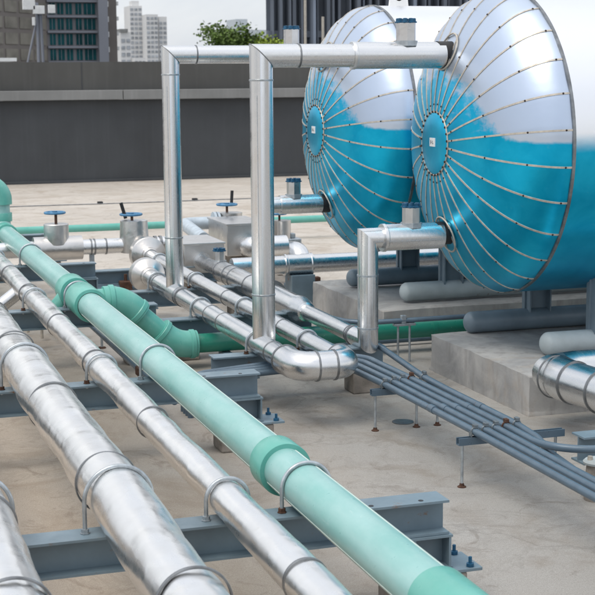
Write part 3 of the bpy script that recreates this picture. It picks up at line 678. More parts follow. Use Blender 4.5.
# ------------------------------------------------------------------ tanks
def make_tank(yc, lab, with_front_pale):
    t = thing('storage_tank', lab, 'tank', (HEAD_X + 2.0, yc, TANK_Z), 'horizontal tanks in blue filmed sheet')
    c = V((HEAD_X, yc, TANK_Z))
    prof = []
    for i in range(41):
        a = pi / 2 * i / 40; prof.append((-HEAD_A * cos(a), TANK_R * sin(a)))
    hv, hf = [], []; ns = 28 * 6; grnd = random.Random(int(yc * 100)); tilt = [grnd.uniform(-1, 1) for _ in range(28)]
    for i in range(41):
        a = pi / 2 * i / 40; x_, r_ = -HEAD_A * cos(a), TANK_R * sin(a)
        for k in range(ns):
            ph = 2 * pi * (k + 3) / ns; g_ = ((k) // 6) % 28; u_ = (k % 6) / 6 - 0.5
            fl = (0.25 - u_ * u_) * 4                      # 0 on the seams, 1 mid gore
            flat = r_ * (1 - cos(pi / 28)) * 0.75 * fl + 0.0030 * fl * tilt[g_] * sin(a * 2) + 0.0024 * fl * noise.noise(V((g_ * 3.1, i * 0.22, 0)))
            rr = max(0.0001, r_ - flat)
            hv.append(c + V((x_ + flat * 0.3 * cos(a), rr * cos(ph), rr * sin(ph))))
    for i in range(40):
        for k in range(ns):
            k2 = (k + 1) % ns; hf.append((i * ns + k, i * ns + k2, (i + 1) * ns + k2, (i + 1) * ns + k))
    head = MB().add(hv, hf).build('dished_head', M['tank'], t, angle=60)
    L = 4.1
    MB().lathe(c, (1, 0, 0), [(0.0, TANK_R)] + [(0.2 + i * 0.4, TANK_R) for i in range(10)] + [(L, TANK_R)], 112, caps=False).build('shell', M['tank'], t)
    MB().lathe(c + V((L, 0, 0)), (1, 0, 0), [(HEAD_A * sin(pi / 2 * i / 20), TANK_R * cos(pi / 2 * i / 20)) for i in range(21)], 96, caps=False).build('rear_head', M['tank'], t, angle=60)
    for xb in (0.0, 2.05, 4.1):
        MB().lathe(c + V((xb - 0.022, 0, 0)), (1, 0, 0), [(0.008, TANK_R - 0.004), (0.010, TANK_R + 0.008), (0.032, TANK_R + 0.008), (0.034, TANK_R - 0.004)], 112, caps=False).build('girth_band', M['band' if xb == 0 else 'seam'], t)
    nS = 28; a0 = math.asin(0.235 / TANK_R)
    for k in range(nS):
        ph = 2 * pi * (k + 0.5) / nS; q = MB(); vs = []; fs = []; n = 26; w = 0.0072; h = 0.004
        e = V((0, cos(ph), sin(ph))); b = V((0, -sin(ph), cos(ph)))
        for i in range(n + 1):
            a = a0 + (pi / 2 - a0) * i / n
            p = c + V((-HEAD_A * cos(a), 0, 0)) + e * TANK_R * sin(a)
            nn = (V((-cos(a) / HEAD_A, 0, 0)) + e * (sin(a) / TANK_R)).normalized()
            vs += [p - b * w - nn * 0.002, p - b * w * 0.9 + nn * h, p + b * w * 0.9 + nn * h, p + b * w - nn * 0.002]
            if i in (1, 8, 16, 24):
                q.cm = 1; q.lathe(p + nn * h * 0.8, nn, [(0, 0.0078), (0.004, 0.0066), (0.006, 0.003)], 8); q.cm = 0
        for i in range(n):
            for j in range(3): fs.append((i * 4 + j, i * 4 + j + 1, i * 4 + j + 5, i * 4 + j + 4))
        q.add(vs, fs); q.build('seam_strip', [M['seam'], M['rivet']], head)
    # round cover plate over the manhole end with riveted ring
    xp = -HEAD_A * cos(a0)
    cov = MB().lathe(c + V((0, 0, 0)), (1, 0, 0), [(-HEAD_A - 0.010, 0.001), (-HEAD_A - 0.009, 0.12), (-HEAD_A - 0.002, 0.215), (xp - 0.006, 0.235), (xp + 0.004, 0.238)], 64, caps=False).build('cover_plate', M['tank'], t)
    q = MB(); q.ring(c + V((xp - 0.003, 0, 0)), (1, 0, 0), 0.236, 0.007, 64, 8); q.cm = 1
    for k in range(28):
        a = 2 * pi * (k + 0.5) / 28; q.lathe(c + V((xp - 0.010, cos(a) * 0.238, sin(a) * 0.238)), (-1, 0, 0), [(0, 0.0095), (0.006, 0.008), (0.008, 0.003)], 8)
    q.build('cover_ring', [M['seam'], M['rivet']], t)
    xl = HEAD_X - HEAD_A - 0.016
    q = MB(); q.box((xl, yc - 0.052, TANK_Z - 0.022), (xl + 0.008, yc + 0.042, TANK_Z + 0.043), 0.001); tg = q.build('name_plate', M['white'], t, smooth=False)
    q = MB()
    for (ya, yb, za, zb) in ((0.022, 0.012, -0.004, 0.024), (0.010, 0.004, 0.004, 0.013), (-0.012, -0.018, -0.004, 0.022), (-0.020, -0.028, -0.004, 0.004)):
        q.box((xl - 0.0015, yc + min(ya, yb), TANK_Z + za + 0.001), (xl - 0.0005, yc + max(ya, yb), TANK_Z + zb + 0.001))
    q.build('plate_mark', M['band'], tg, smooth=False)
    # nozzle collars on the head
    for dz in (0.68, -0.69):
        a = math.asin(0.685 / TANK_R); p = c + V((-HEAD_A * cos(a), 0, dz))
        nn = V((-cos(a) / HEAD_A, 0, (sin(a) / TANK_R) * (1 if dz > 0 else -1))).normalized()
        q = MB(); q.ring(p + nn * 0.004, nn, 0.142, 0.007, 48, 8); q.build('nozzle_ring', M['seam'], t)
        q = MB(); q.lathe(p - nn * 0.03, (-1, 0, 0), [(0, 0.088), (0.12, 0.088)], 40, caps=False); q.build('nozzle_gap', M['black'], t)  # black sleeve drawn in for the dark gap between jacket and head
    # lifting lugs: plates with an eye
    for xg in (5.19, 8.2):
        q = MB(); pts = [(xg - 0.10, 2.99), (xg + 0.10, 2.99), (xg + 0.088, 3.10)] + [(xg + 0.075 * cos(a), 3.125 + 0.075 * sin(a)) for a in [pi * i / 12 for i in range(13)]] + [(xg - 0.088, 3.10)]
        n = len(pts); hole = [(xg + 0.04 * cos(2 * pi * k / n + 0), 3.115 + 0.04 * sin(2 * pi * k / n)) for k in range(n)]
        # order the outline so it winds with the hole
        pts = sorted(pts, key=lambda p: math.atan2(p[1] - 3.08, p[0] - xg)); hole = sorted(hole, key=lambda p: math.atan2(p[1] - 3.115, p[0] - xg))
        vs = []
        for yy in (yc - 0.014, yc + 0.014): vs += [(p[0], yy, p[1]) for p in pts] + [(p[0], yy, p[1]) for p in hole]
        fs = []
        for i in range(n):
            j = (i + 1) % n
            fs += [(i, j, n + j, n + i), (2 * n + j, 2 * n + i, 3 * n + i, 3 * n + j), (i, 2 * n + i, 2 * n + j, j), (n + j, 3 * n + j, 3 * n + i, n + i)]
        q.add(vs, fs); q.build('lifting_lug', M['white'], t, smooth=False)
    # two skid tubes on the plinth with plate legs standing on them
    zs, rs = 0.395, 0.088
    for dy, x0, mt in ((0.52, 4.86, 'skid'), (-0.53, 5.0, 'skid_pale' if with_front_pale else 'skid_pale')):
        y = yc + dy; q = MB()
        end = [(-rs * cos(pi / 2 * i / 8) * 0.75, rs * sin(pi / 2 * i / 8)) for i in range(9)]
        q.lathe((x0 + rs * 0.75, y, zs), (1, 0, 0), end + [(4.15, rs)] + [(4.15 + rs * 0.75 * sin(pi / 2 * i / 8), rs * cos(pi / 2 * i / 8)) for i in range(1, 9)], 48)
        q.build('skid_tube', M[mt], t)
    for xg in (5.40, 8.35):
        for dy in (0.52, -0.53):
            y = yc + dy; zt = TANK_Z - sqrt(TANK_R ** 2 - dy ** 2) + 0.02
            q = MB(); q.box((xg, y - 0.006, zs + 0.06), (xg + 0.23, y + 0.006, zt)); q.box((xg + 0.015, y - 0.07, zs + 0.06), (xg + 0.027, y + 0.07, zt)); q.box((xg + 0.2, y - 0.07, zs + 0.06), (xg + 0.212, y + 0.07, zt))
            q.build('leg', M['skid'], t, smooth=False)
    return t
make_tank(Y1, 'nearest blue and silver horizontal tank filling the upper right corner', True)
make_tank(Y2, 'farther blue and silver horizontal tank, partly hidden behind the nearest one', True)

def plinth(lab, x0, x1, y0, y1, h):
    bm = bmesh.new(); bmesh.ops.create_cube(bm, size=1)
    for vv in bm.verts: vv.co = V(((x0 + x1) / 2 + vv.co.x * (x1 - x0), (y0 + y1) / 2 + vv.co.y * (y1 - y0), h / 2 + vv.co.z * h))
    bmesh.ops.subdivide_edges(bm, edges=bm.edges[:], cuts=24, use_grid_fill=True)
    for vv in bm.verts:
        edge = (abs(vv.co.x - x0) < 1e-4) + (abs(vv.co.y - y0) < 1e-4) + (abs(vv.co.z - h) < 1e-4) + (abs(vv.co.y - y1) < 1e-4)
        n = noise.noise(vv.co * 3.1) * 0.006 + noise.noise(vv.co * 11) * 0.004
        vv.co += V((n, n * 0.7, n if vv.co.z > 0.1 else 0))
        if edge >= 2 and vv.co.z > 0.02:
            k = 0.012 + 0.012 * max(0, noise.noise(vv.co * 9))
            cx = V(((x0 + x1) / 2, (y0 + y1) / 2, h / 2)); dirn = V((1 if abs(vv.co.x - x0) < 0.02 else 0, 1 if abs(vv.co.y - y0) < 0.02 else (-1 if abs(vv.co.y - y1) < 0.02 else 0), -1 if abs(vv.co.z - h) < 0.02 else 0))
            vv.co += dirn * k
    q = MB(); q.bm(bm); o = q.build('concrete_plinth', M['plinth'], angle=50)
    return tag(o, lab, 'plinth', 'concrete plinths under the tanks')
plinth('thick concrete plinth under the nearest tank with a clean corner facing the conduits', 4.61, 9.6, 8.82, 10.58, 0.307)
plinth('concrete plinth under the farther tank, behind the stepped silver pipe', 4.71, 9.6, 11.84, 13.87, 0.295)

# ------------------------------------------------------------------ conduit bundle and its stands
def cpath(x, zh, tail): return [(x + 0.01, 9.35, zh), (x, 8.82, zh), (x, 7.4, zh + 0.004)] + tail
cpaths = [
    [(2.36, 9.62, 0.0), (2.36, 9.62, 0.18), (2.42, 9.62, 0.25), (2.52, 9.62, 0.27)] + arc((3.52, 9.62, 0.30), (1, 0, 0), (0, -1, 0), 0.22) + [(3.521, 8.82, 0.316), (3.521, 7.4, 0.327), (3.53, 1.5, 0.300)],
    [(2.36, 9.69, 0.0), (2.36, 9.69, 0.18), (2.42, 9.69, 0.25), (2.52, 9.69, 0.27)] + arc((3.59, 9.69, 0.31), (1, 0, 0), (0, -1, 0), 0.24) + [(3.586, 8.82, 0.328), (3.590, 7.4, 0.332), (3.60, 1.5, 0.303)],
    [(2.36, 9.76, 0.0), (2.36, 9.76, 0.18), (2.42, 9.76, 0.25), (2.52, 9.76, 0.27)] + arc((3.655, 9.76, 0.32), (1, 0, 0), (0, -1, 0), 0.26) + [(3.651, 8.82, 0.336), (3.655, 7.4, 0.338), (3.668, 6.35, 0.318), (3.675, 1.5, 0.308)],
    [(2.36, 9.83, 0.0), (2.36, 9.83, 0.18), (2.42, 9.83, 0.25), (2.52, 9.83, 0.27)] + arc((3.72, 9.83, 0.33), (1, 0, 0), (0, -1, 0), 0.28) + [(3.716, 8.82, 0.342), (3.722, 7.4, 0.344)] + arc((3.73, 6.78, 0.335), (0, -1, 0), (1, 0, 0), 0.30, 12) + [(4.6, 6.78, 0.335), (6.0, 6.78, 0.33)],
    [(3.95, 10.25, 0.345), (3.93, 9.9, 0.345), (3.81, 8.82, 0.345), (3.795, 8.35, 0.347), (3.792, 7.4, 0.347), (3.80, 7.16, 0.325), (3.79, 6.95, 0.275), (3.785, 6.7, 0.255), (3.785, 1.5, 0.25)],
]
clabs = ['thin grey conduit, nearest the camera of the bundle on the stands', 'thin grey conduit, second from the near side of the bundle', 'thin grey conduit in the middle of the bundle, third from either side',
         'thin grey conduit that swings off to the right past the round box', 'thin grey conduit coming in at an angle at the tank side of the bundle']
for p, l in zip(cpaths, clabs):
    t = thing('conduit', l, 'conduit', (p[-3][0], 8.0, 0), 'bundle of grey conduits beside the tank plinth')
    MB().sweep(p, 0.0225, 18).build('tube', M['conduit'], t)
    xm = [q for q in p if abs(q[1] - 7.4) < 0.01][0]
    y = 7.98 - 0.03 * clabs.index(l)
    MB().lathe((xm[0] - 0.0, y, xm[2] - 0.002), (0, 1, 0), [(0, 0.02), (0, 0.0265), (0.07, 0.0265), (0.07, 0.02)], 18, caps=False).build('coupling', M['conduit'], t)
    MB().lathe((xm[0] - 0.0, y + 0.071, xm[2] - 0.002), (0, 1, 0), [(0, 0.0235), (0.008, 0.0235)], 18, caps=False).build('rust_ring', M['rust'], t)
def stand(y, lab, xposts, x0, x1, zt, xs):
    t = thing('conduit_stand', lab, 'stand', (x0, y, 0), 'strut stands under the conduits')
    q = MB(); q.prism([(y - 0.022, zt), (y - 0.022, zt - 0.043), (y + 0.022, zt - 0.043), (y + 0.022, zt), (y + 0.012, zt), (y + 0.012, zt - 0.006), (y + 0.017, zt - 0.006), (y + 0.017, zt - 0.038), (y - 0.017, zt - 0.038), (y - 0.017, zt - 0.006), (y - 0.012, zt - 0.006), (y - 0.012, zt)], 'x', x0, x1)
    q.build('strut_channel', M['conduit'], t, smooth=False)
    for x in xposts:
        MB().sweep([(x, y, 0.0), (x, y, zt - 0.043)], 0.009, 12).build('post', M['galv'], t)
        MB().lathe((x, y, 0), (0, 0, 1), [(0, 0.026), (0.005, 0.026), (0.009, 0.016), (0.024, 0.012)], 14).build('foot', M['rust'], t)
    for i, (x, z) in enumerate(xs):
        q = MB(); R = 0.0245
        q.prism([(x - 0.030, zt + 0.001), (x - 0.026, zt + 0.001), (x - 0.026, z), (x - 0.030, z)], 'y', y - 0.02, y + 0.02)
        q.sweep([(x - R * cos(a), y, z + R * sin(a)) for a in [pi * k / 12 for k in range(13)]], 0.006, 8)
        q.prism([(x + 0.026, zt + 0.001), (x + 0.030, zt + 0.001), (x + 0.030, z), (x + 0.026, z)], 'y', y - 0.02, y + 0.02)
        q.box((x - 0.012, y - 0.018, z + 0.022), (x + 0.012, y + 0.018, z + 0.045), 0.003)
        q.build('pipe_clamp', M['rust' if i in (3,) else 'clamp'], t, smooth=False)
stand(7.40, 'strut stand with two posts under the conduits, nearest the camera', (3.44, 4.05), 3.41, 4.10, 0.298, [(3.521, .327), (3.59, .332), (3.655, .338), (3.722, .344), (3.792, .347)])
stand(8.82, 'strut stand with three thin posts under the conduits beside the plinth', (3.45, 3.754, 3.91), 3.42, 3.94, 0.290, [(3.521, .316), (3.586, .328), (3.651, .336), (3.716, .342), (3.81, .345)])
# round junction box and pedestal at the right edge
t = thing('junction_box', 'round grey junction box with a screwed lid, by the conduits at the right edge', 'junction box', (4.06, 6.92, 0))
MB().lathe((4.06, 6.92, 0), (0, 0, 1), [(0, 0.075), (0.14, 0.07), (0.21, 0.062)], 32).build('body', M['block'], t)
MB().lathe((4.06, 6.92, 0.211), (0, 0, 1), [(0, 0.082), (0.012, 0.084), (0.024, 0.072), (0.028, 0.03)], 32).build('lid', M['skid_pale'], t)
for dx in (-0.05, 0.05): MB().lathe((4.06 + dx, 6.92, 0.236), (0, 0, 1), [(0, 0.016), (0.022, 0.014)], 10).build('screw', M['seam'], t)
# beam end at the right edge
t = thing('pipe_support', 'pale blue beam end cut off by the right edge behind the round junction box', 'pipe support', (5.0, 7.5, 0))
q = MB(); ibeam(q, 4.10, 6.5, 7.22, 0.135, 0.30); q.build('beam', M['beam'], t, smooth=False)
for x in (4.5, 6.2): MB().box((x, 7.12, 0), (x + 0.2, 7.32, 0.134), 0.01).build('concrete_pedestal', M['block'], t, smooth=False)

# bright pipe with bend at the right edge
RP = 0.147
t = thing('insulated_pipe', 'thick bright silver pipe bending at the right edge in front of the plinth', 'pipe', (4.95, 8.4, 0))
RP = 0.140
cx, cy, cz = 4.60, 8.55, 0.365
dn = V((0.115, -0.993, 0)); c0 = V((cx, cy, cz)); p1 = c0 + dn * 0.22
q = MB(); q.sweep([c0 + dn * 0.30, c0 + dn * 6.0], RP, 64); q.build('pipe_jacket', M['steel_run'], t)
q = MB(); q.sweep([c0 + dn * 0.32, p1, c0 + dn * 0.05 + V((0.045, 0, 0)), c0 + V((0.20, 0, 0)), (5.3, cy, cz)], RP + 0.005, 64); q.build('elbow', M['steel_run'], t, angle=15)
q = MB(); q.sweep([(5.29, cy, cz), (9.0, cy, cz)], RP, 64); q.build('pipe_jacket', M['steel_run'], t)
for dist in (0.10, 0.32, 0.62, 1.3): MB().lathe(c0 + dn * dist, dn, [(0, RP), (0, RP + 0.009), (0.010, RP + 0.009), (0.010, RP)], 56, caps=False).build('seam_band', M['band'], t)
xband(t, 5.3, cy, cz, RP + 0.004, 0.012)
for y in (4.2, 6.9):
    px = cx + (cy - y) * 0.116
    MB().box((px - 0.12, y - 0.08, 0), (px + 0.12, y + 0.08, cz - RP + 0.004), 0.01).build('concrete_pedestal', M['block'], t, smooth=False)

# thin rail conduit with stands by the green pipe
t = thing('conduit', 'slim grey conduit held above the green pipe on two thin stands', 'conduit', (5.0, 10.95, 0))
q = MB(); q.sweep([(3.9, 11.6, 0.36), (4.05, 11.05, 0.36), (4.2, 10.93, 0.355), (9, 10.93, 0.355)], 0.021, 14); q.build('tube', M['conduit'], t)
q = MB(); q.sweep([(5.15, 10.93, 0.355), (5.42, 10.93, 0.355)], 0.033, 14); q.build('tape_wrap', M['black'], t)
for x in (4.48, 4.585): MB().sweep([(x, 10.93, 0), (x, 10.93, 0.315)], 0.010, 10).build('post', M['galv'], t)
q = MB(); q.box((4.44, 10.90, 0.312), (4.63, 10.96, 0.333), 0.003); q.box((4.505, 10.91, 0.333), (4.55, 10.95, 0.40), 0.006); q.build('clamp', M['galv'], t, smooth=False)
t = thing('conduit', 'low dark conduit on the floor passing under the green pipe', 'conduit', (5, 11.9, 0))
MB().sweep([(4.0, 11.62, 0.05), (9, 11.62, 0.05)], 0.024, 12).build('tube', M['conduit'], t)

# low conduit under the teal pipe
t = thing('conduit', 'dark conduit with a brown joint running low under the teal pipe', 'conduit', (2.15, 11.2, 0))
q = MB(); q.sweep([(1.3, 12.62, 0.2), (2.0, 12.62, 0.2)] + arc((2.17, 12.62, 0.2), (1, 0, 0), (0, -1, 0), 0.12, 6) + [(2.17, 9.3, 0.2)], 0.024, 14); q.build('tube', M['conduit'], t)
for y, x in ((12.44, 2.25), (10.35, 2.17)):
    q = MB(); q.sweep([(x, y, 0.0), (x, y, 0.2)], 0.012, 10); q.build('post', M['galv'], t)
    MB().lathe((x, y, 0), (0, 0, 1), [(0, 0.04), (0.012, 0.03)], 12).build('foot', M['rust'], t)
q = MB(); q.box((2.13, 10.30, 0.17), (2.21, 10.42, 0.24), 0.01); q.build('clamp', M['rust'], t, smooth=False)
t = thing('conduit', 'slim conduit with rusty valve crossing the floor in front of the round end covers', 'conduit', (2.9, 14.9, 0))
q = MB(); q.sweep([(2.6, 14.9, 0.16), (3.6, 14.9, 0.16)], 0.03, 14); q.build('tube', M['conduit'], t)
q = MB(); q.box((2.90, 14.84, 0.10), (3.03, 14.95, 0.24), 0.012); q.sweep([(2.97, 14.9, 0.0), (2.97, 14.9, 0.31)], 0.018, 10); q.build('rusty_valve', M['rust'], t, smooth=False)
t = thing('pipe_bracket', 'small bent rod bracket on the floor between the silver and teal pipes', 'bracket', (1.8, 12.6, 0))
q = MB(); q.sweep([(1.72, 13.35, 0.02), (1.72, 13.35, 0.24), (1.86, 13.35, 0.24), (1.86, 12.7, 0.24)], 0.014, 10); q.sweep([(1.80, 13.0, 0.02), (1.80, 13.0, 0.2), (1.92, 13.0, 0.2), (1.92, 12.6, 0.2)], 0.014, 10); q.build('rod', M['seam'], t)

# ------------------------------------------------------------------ city beyond the parapet
def at(px, Y): # x for a bearing (pixel column of the photo near the horizon)
    k = 0.11716 + (px) * (0.42659 - 0.11818) / 420.0
    return k * Y
M['tower'] = simple('tower_grey', (0.155, 0.155, 0.17), 0.7, 0, 0.15, 0.1, 0)
M['tower_line'] = simple('tower_line', (0.22, 0.235, 0.275), 0.6, 0, 0.1, 0.1, 0)
M['tower_brown'] = simple('tower_brown', (0.19, 0.17, 0.158), 0.7, 0, 0.2, 0.15, 0)
M['tower_tan'] = simple('tower_tan', (0.215, 0.20, 0.17), 0.5, 0, 0.35, 0.5, 0)
M['tglass'] = glassgrid('tower_glass', (0.014, 0.095, 0.11))
M['dark'] = simple('dark_cladding', (0.095, 0.11, 0.135), 0.5, 0, 0.25, 0.3, 0)
M['darkfin'] = simple('fin_cladding', (0.125, 0.145, 0.18), 0.5, 0, 0.2, 0.3, 0)
M['palefin'] = simple('pale_fin', (0.22, 0.26, 0.33), 0.5, 0, 0.15, 0.3, 0)
M['towerw'] = simple('white_tower', (0.62, 0.62, 0.62), 0.7, 0, 0.06, 0.05, 0)
M['wglass'] = glassgrid('hazed_tower_glass', (0.42, 0.45, 0.49), 0.3)  # window colour paled to carry the distance haze
M['paleblue'] = simple('pale_block', (0.48, 0.53, 0.57), 0.7, 0, 0.06, 0.05, 0)

Yb = 150.0
t = thing('apartment_building', 'dark apartment block with green glass bays and a brown wing at the upper left', 'building', (at(60, Yb), Yb, -14))
x45, x91, x100, x113 = at(44, Yb), at(91, Yb), at(100, Yb), at(112, Yb)
MB().box((x45, Yb, -14), (x91, Yb + 14, 26)).build('main_block', M['tower'], t, smooth=False)
xl = x45 - 14
q = MB(); q.prism([(x45, Yb + 0.0), (xl, Yb - 18), (xl - 8, Yb - 18), (xl - 8, Yb + 14), (x45, Yb + 14)], 'z', -14, 26); q.build('side_wing', M['tower_brown'], t, smooth=False)
FH = 1.56
wx = [x45 + (x91 - x45) * f for f in (0.02, 0.18, 0.35, 0.52, 0.545, 0.71, 0.985)]
z = 0.6 - FH * 2
while z < 24:
    for i, (a, b) in enumerate(zip(wx[:-1], wx[1:])):
        if i == 3: continue
        q = MB(); q.box((a + 0.14, Yb - 0.05, z + 0.34), (b - 0.10, Yb + 0.05, z + FH - 0.10)); w = q.build('window', M['tglass'], t, smooth=False)
        if z > -2.8:
            q = MB(); n = 2 if i < 5 else 3
            for j in range(1, n): xx = a + (b - a) * j / n; q.box((xx - 0.02, Yb - 0.08, z + 0.30), (xx + 0.02, Yb - 0.055, z + FH - 0.10))
            q.build('mullion', M['tower_line'], w, smooth=False)
    MB().box((x45 - 0.0, Yb - 0.28, z), (x91, Yb - 0.001, z + 0.22)).build('floor_band', M['tower_line'], t, smooth=False)
    z += FH
z = 0.6 - FH * 2
dxw, dyw = (xl - x45), -18.0; Lw = sqrt(dxw ** 2 + dyw ** 2); ux, uy = dxw / Lw, dyw / Lw; nx, ny = -uy * -1, ux * -1
nx, ny = (-uy, ux) if (-uy) > 0 else (uy, -ux)
rot = Matrix.Rotation(math.atan2(uy, ux), 3, 'Z')
while z < 24:
    for k in range(8):
        s0 = 0.4 + k * 2.8; cxx = x45 + ux * (s0 + 1.2) + nx * 0.03; cyy = Yb + uy * (s0 + 1.2) + ny * 0.03
        if s0 + 2.4 < Lw: MB().rbox((cxx, cyy, z + 0.85), (2.3, 0.1, 1.1), rot).build('window', M['tower_tan'], t, smooth=False)
    z += FH
MB().box((x91, Yb - 0.9, -14), (x100, Yb + 10, 26)).build('pier', M['tower_line'], t, smooth=False)
MB().box((x100, Yb + 1.2, -14), (x113, Yb + 11, 26)).build('brown_stack', M['tower_brown'], t, smooth=False)
z = 0.2
while z < 24:
    MB().box((x100, Yb + 0.4, z), (x100 + 0.34, Yb + 1.19, z + 0.55)).build('balcony_edge', M['white'], t, smooth=False)
    MB().box((x113 + 0.001, Yb + 1.6, z + 0.2), (x113 + 0.30, Yb + 3.0, z + 0.6)).build('balcony_edge', M['white'], t, smooth=False)
    z += FH

# antenna mast on a low roof in front of the block
Ym = 90.0
t = thing('antenna_mast', 'lattice antenna mast with white panel boxes in front of the dark apartment block', 'antenna', (at(36, Ym), Ym, -14))
xm = at(35, Ym)
q = MB(); q.sweep([(xm, Ym, -14), (xm, Ym, 6.9)], 0.10, 8); q.sweep([(at(18, Ym), Ym, 1.5), (xm - 0.1, Ym, 5.6)], 0.06, 6); q.sweep([(at(45, Ym), Ym, -14), (at(38, Ym), Ym, 6.2)], 0.10, 8); q.build('mast', M['tower_line'], t)
for px, zc, w, h in ((27, 6.75, 0.75, 0.6), (36, 6.45, 0.7, 0.5), (48, 6.5, 0.42, 0.5), (31, 5.75, 0.16, 0.5)):
    MB().box((at(px, Ym) - w / 2, Ym - 0.4, zc - h / 2), (at(px, Ym) + w / 2, Ym - 0.12, zc + h / 2), 0.02).build('antenna_box', M['white'], t, smooth=False)
q = MB(); q.box((at(-30, 60), 59.4, 3.02), (at(13, 60), 62, 3.16)); q.box((at(-5, 60), 60.5, -14), (at(-5, 60) + .3, 61, 3.02))
tag(q.build('canopy_roof', M['white'], smooth=False), 'flat white canopy roof peeking over the parapet at the left edge', 'canopy')

# white tower far off
Yw = 700.0
t = thing('office_tower', 'slim white high-rise with rows of small windows far beyond the parapet', 'tower', (at(142, Yw), Yw, -14))
def tower(t, x0, x1, y, dpt, ztop, fh, nw, mw, mg):
    MB().box((x0, y, -14), (x1, y + dpt, ztop)).build('wall', mw, t, smooth=False)
    z = 2.0
    while z < ztop - fh * 0.9:
        for k in range(nw):
            a = x0 + (x1 - x0) * (k + 0.16) / nw; b = x0 + (x1 - x0) * (k + 0.84) / nw
            MB().box((a, y - 0.25, z), (b, y - 0.01, z + fh * 0.5)).build('window', mg, t, smooth=False)
        z += fh
tower(t, at(125, Yw), at(137, Yw), Yw + 6, 14, 36.5, 2.3, 3, M['towerw'], M['wglass'])
tower(t, at(136.6, Yw), at(148, Yw), Yw - 4, 16, 32.0, 2.3, 3, M['towerw'], M['wglass'])
tower(t, at(149.5, Yw), at(157.5, Yw), Yw - 2, 14, 31.0, 2.3, 2, M['towerw'], M['wglass'])
MB().box((at(128, Yw), Yw + 8, 36.51), (at(135, Yw), Yw + 14, 39)).build('roof_house', M['towerw'], t, smooth=False)
Yv = 500.0
t = thing('apartment_building', 'low cream apartment block beside the white high-rise', 'building', (at(124, Yv), Yv, -14))
tower(t, at(113, Yv), at(123, Yv), Yv, 15, 17.5, 2.4, 2, M['towerw'], M['wglass'])
tower(t, at(123.2, Yv), at(134, Yv), Yv - 5, 12, 8.6, 2.2, 3, M['towerw'], M['wglass'])
MB().box((at(112.6, Yv), Yv - 0.8, 17.51), (at(120, Yv), Yv + 12, 18.6)).build('roof', M['ledge'], t, smooth=False)
Yp = 400.0
t = thing('office_building', 'pale blue grey block with a roof house behind the green tree', 'building', (at(245, Yp), Yp, -14))
tower(t, at(228, Yp), at(262, Yp), Yp, 25, 15.2, 3.4, 8, M['paleblue'], M['wglass'])
MB().box((at(229, Yp), Yp + 2, 15.21), (at(241, Yp), Yp + 12, 18.3)).build('roof_house', M['paleblue'], t, smooth=False)

# dark finned building behind the tanks
Yr = 75.0
t = thing('office_building', 'dark slate building with vertical fins behind the tanks', 'building', (at(350, Yr), Yr, -14))
MB().prism([(at(258, Yr), Yr), (at(640, Yr), Yr), (at(640, Yr + 30), Yr + 30), (at(262, Yr + 30), Yr + 30)], 'z', -14, 22).build('wall', M['dark'], t, smooth=False)
px = 262; k = 0
while px < 480:
    w = (1.4, 2.6, 1.2, 3.6)[k % 4]
    MB().box((at(px, Yr), Yr - 0.5 - 0.2 * (k % 3), -14), (at(px + w, Yr), Yr - 0.001, 22)).build('fin', M['palefin'] if k % 7 == 5 else M['darkfin'], t, smooth=False)
    px += (6.5, 9.0, 5.0, 8.0, 11.0)[k % 5]; k += 1
for z in (1.2, 4.4, 7.6, 10.8): MB().box((at(258, Yr), Yr - 0.3, z), (at(480, Yr), Yr - 0.002, z + 0.35)).build('floor_band', M['darkfin'], t, smooth=False)
for pxl, top, lab in ((317, 5.0, 'thin tan pole standing beside the top of the farther tank'), (298.5, 6.0, 'thin tan pole left of the other one, before the dark slate building')):
    q = MB(); q.sweep([(at(pxl, 50), 50, -14), (at(pxl, 50), 50, 2.4 + (top - 2.4) * 0.8)], 0.05, 10)
    tag(q.build('pole', M['seam'], smooth=True), lab, 'pole', 'thin poles before the dark building')

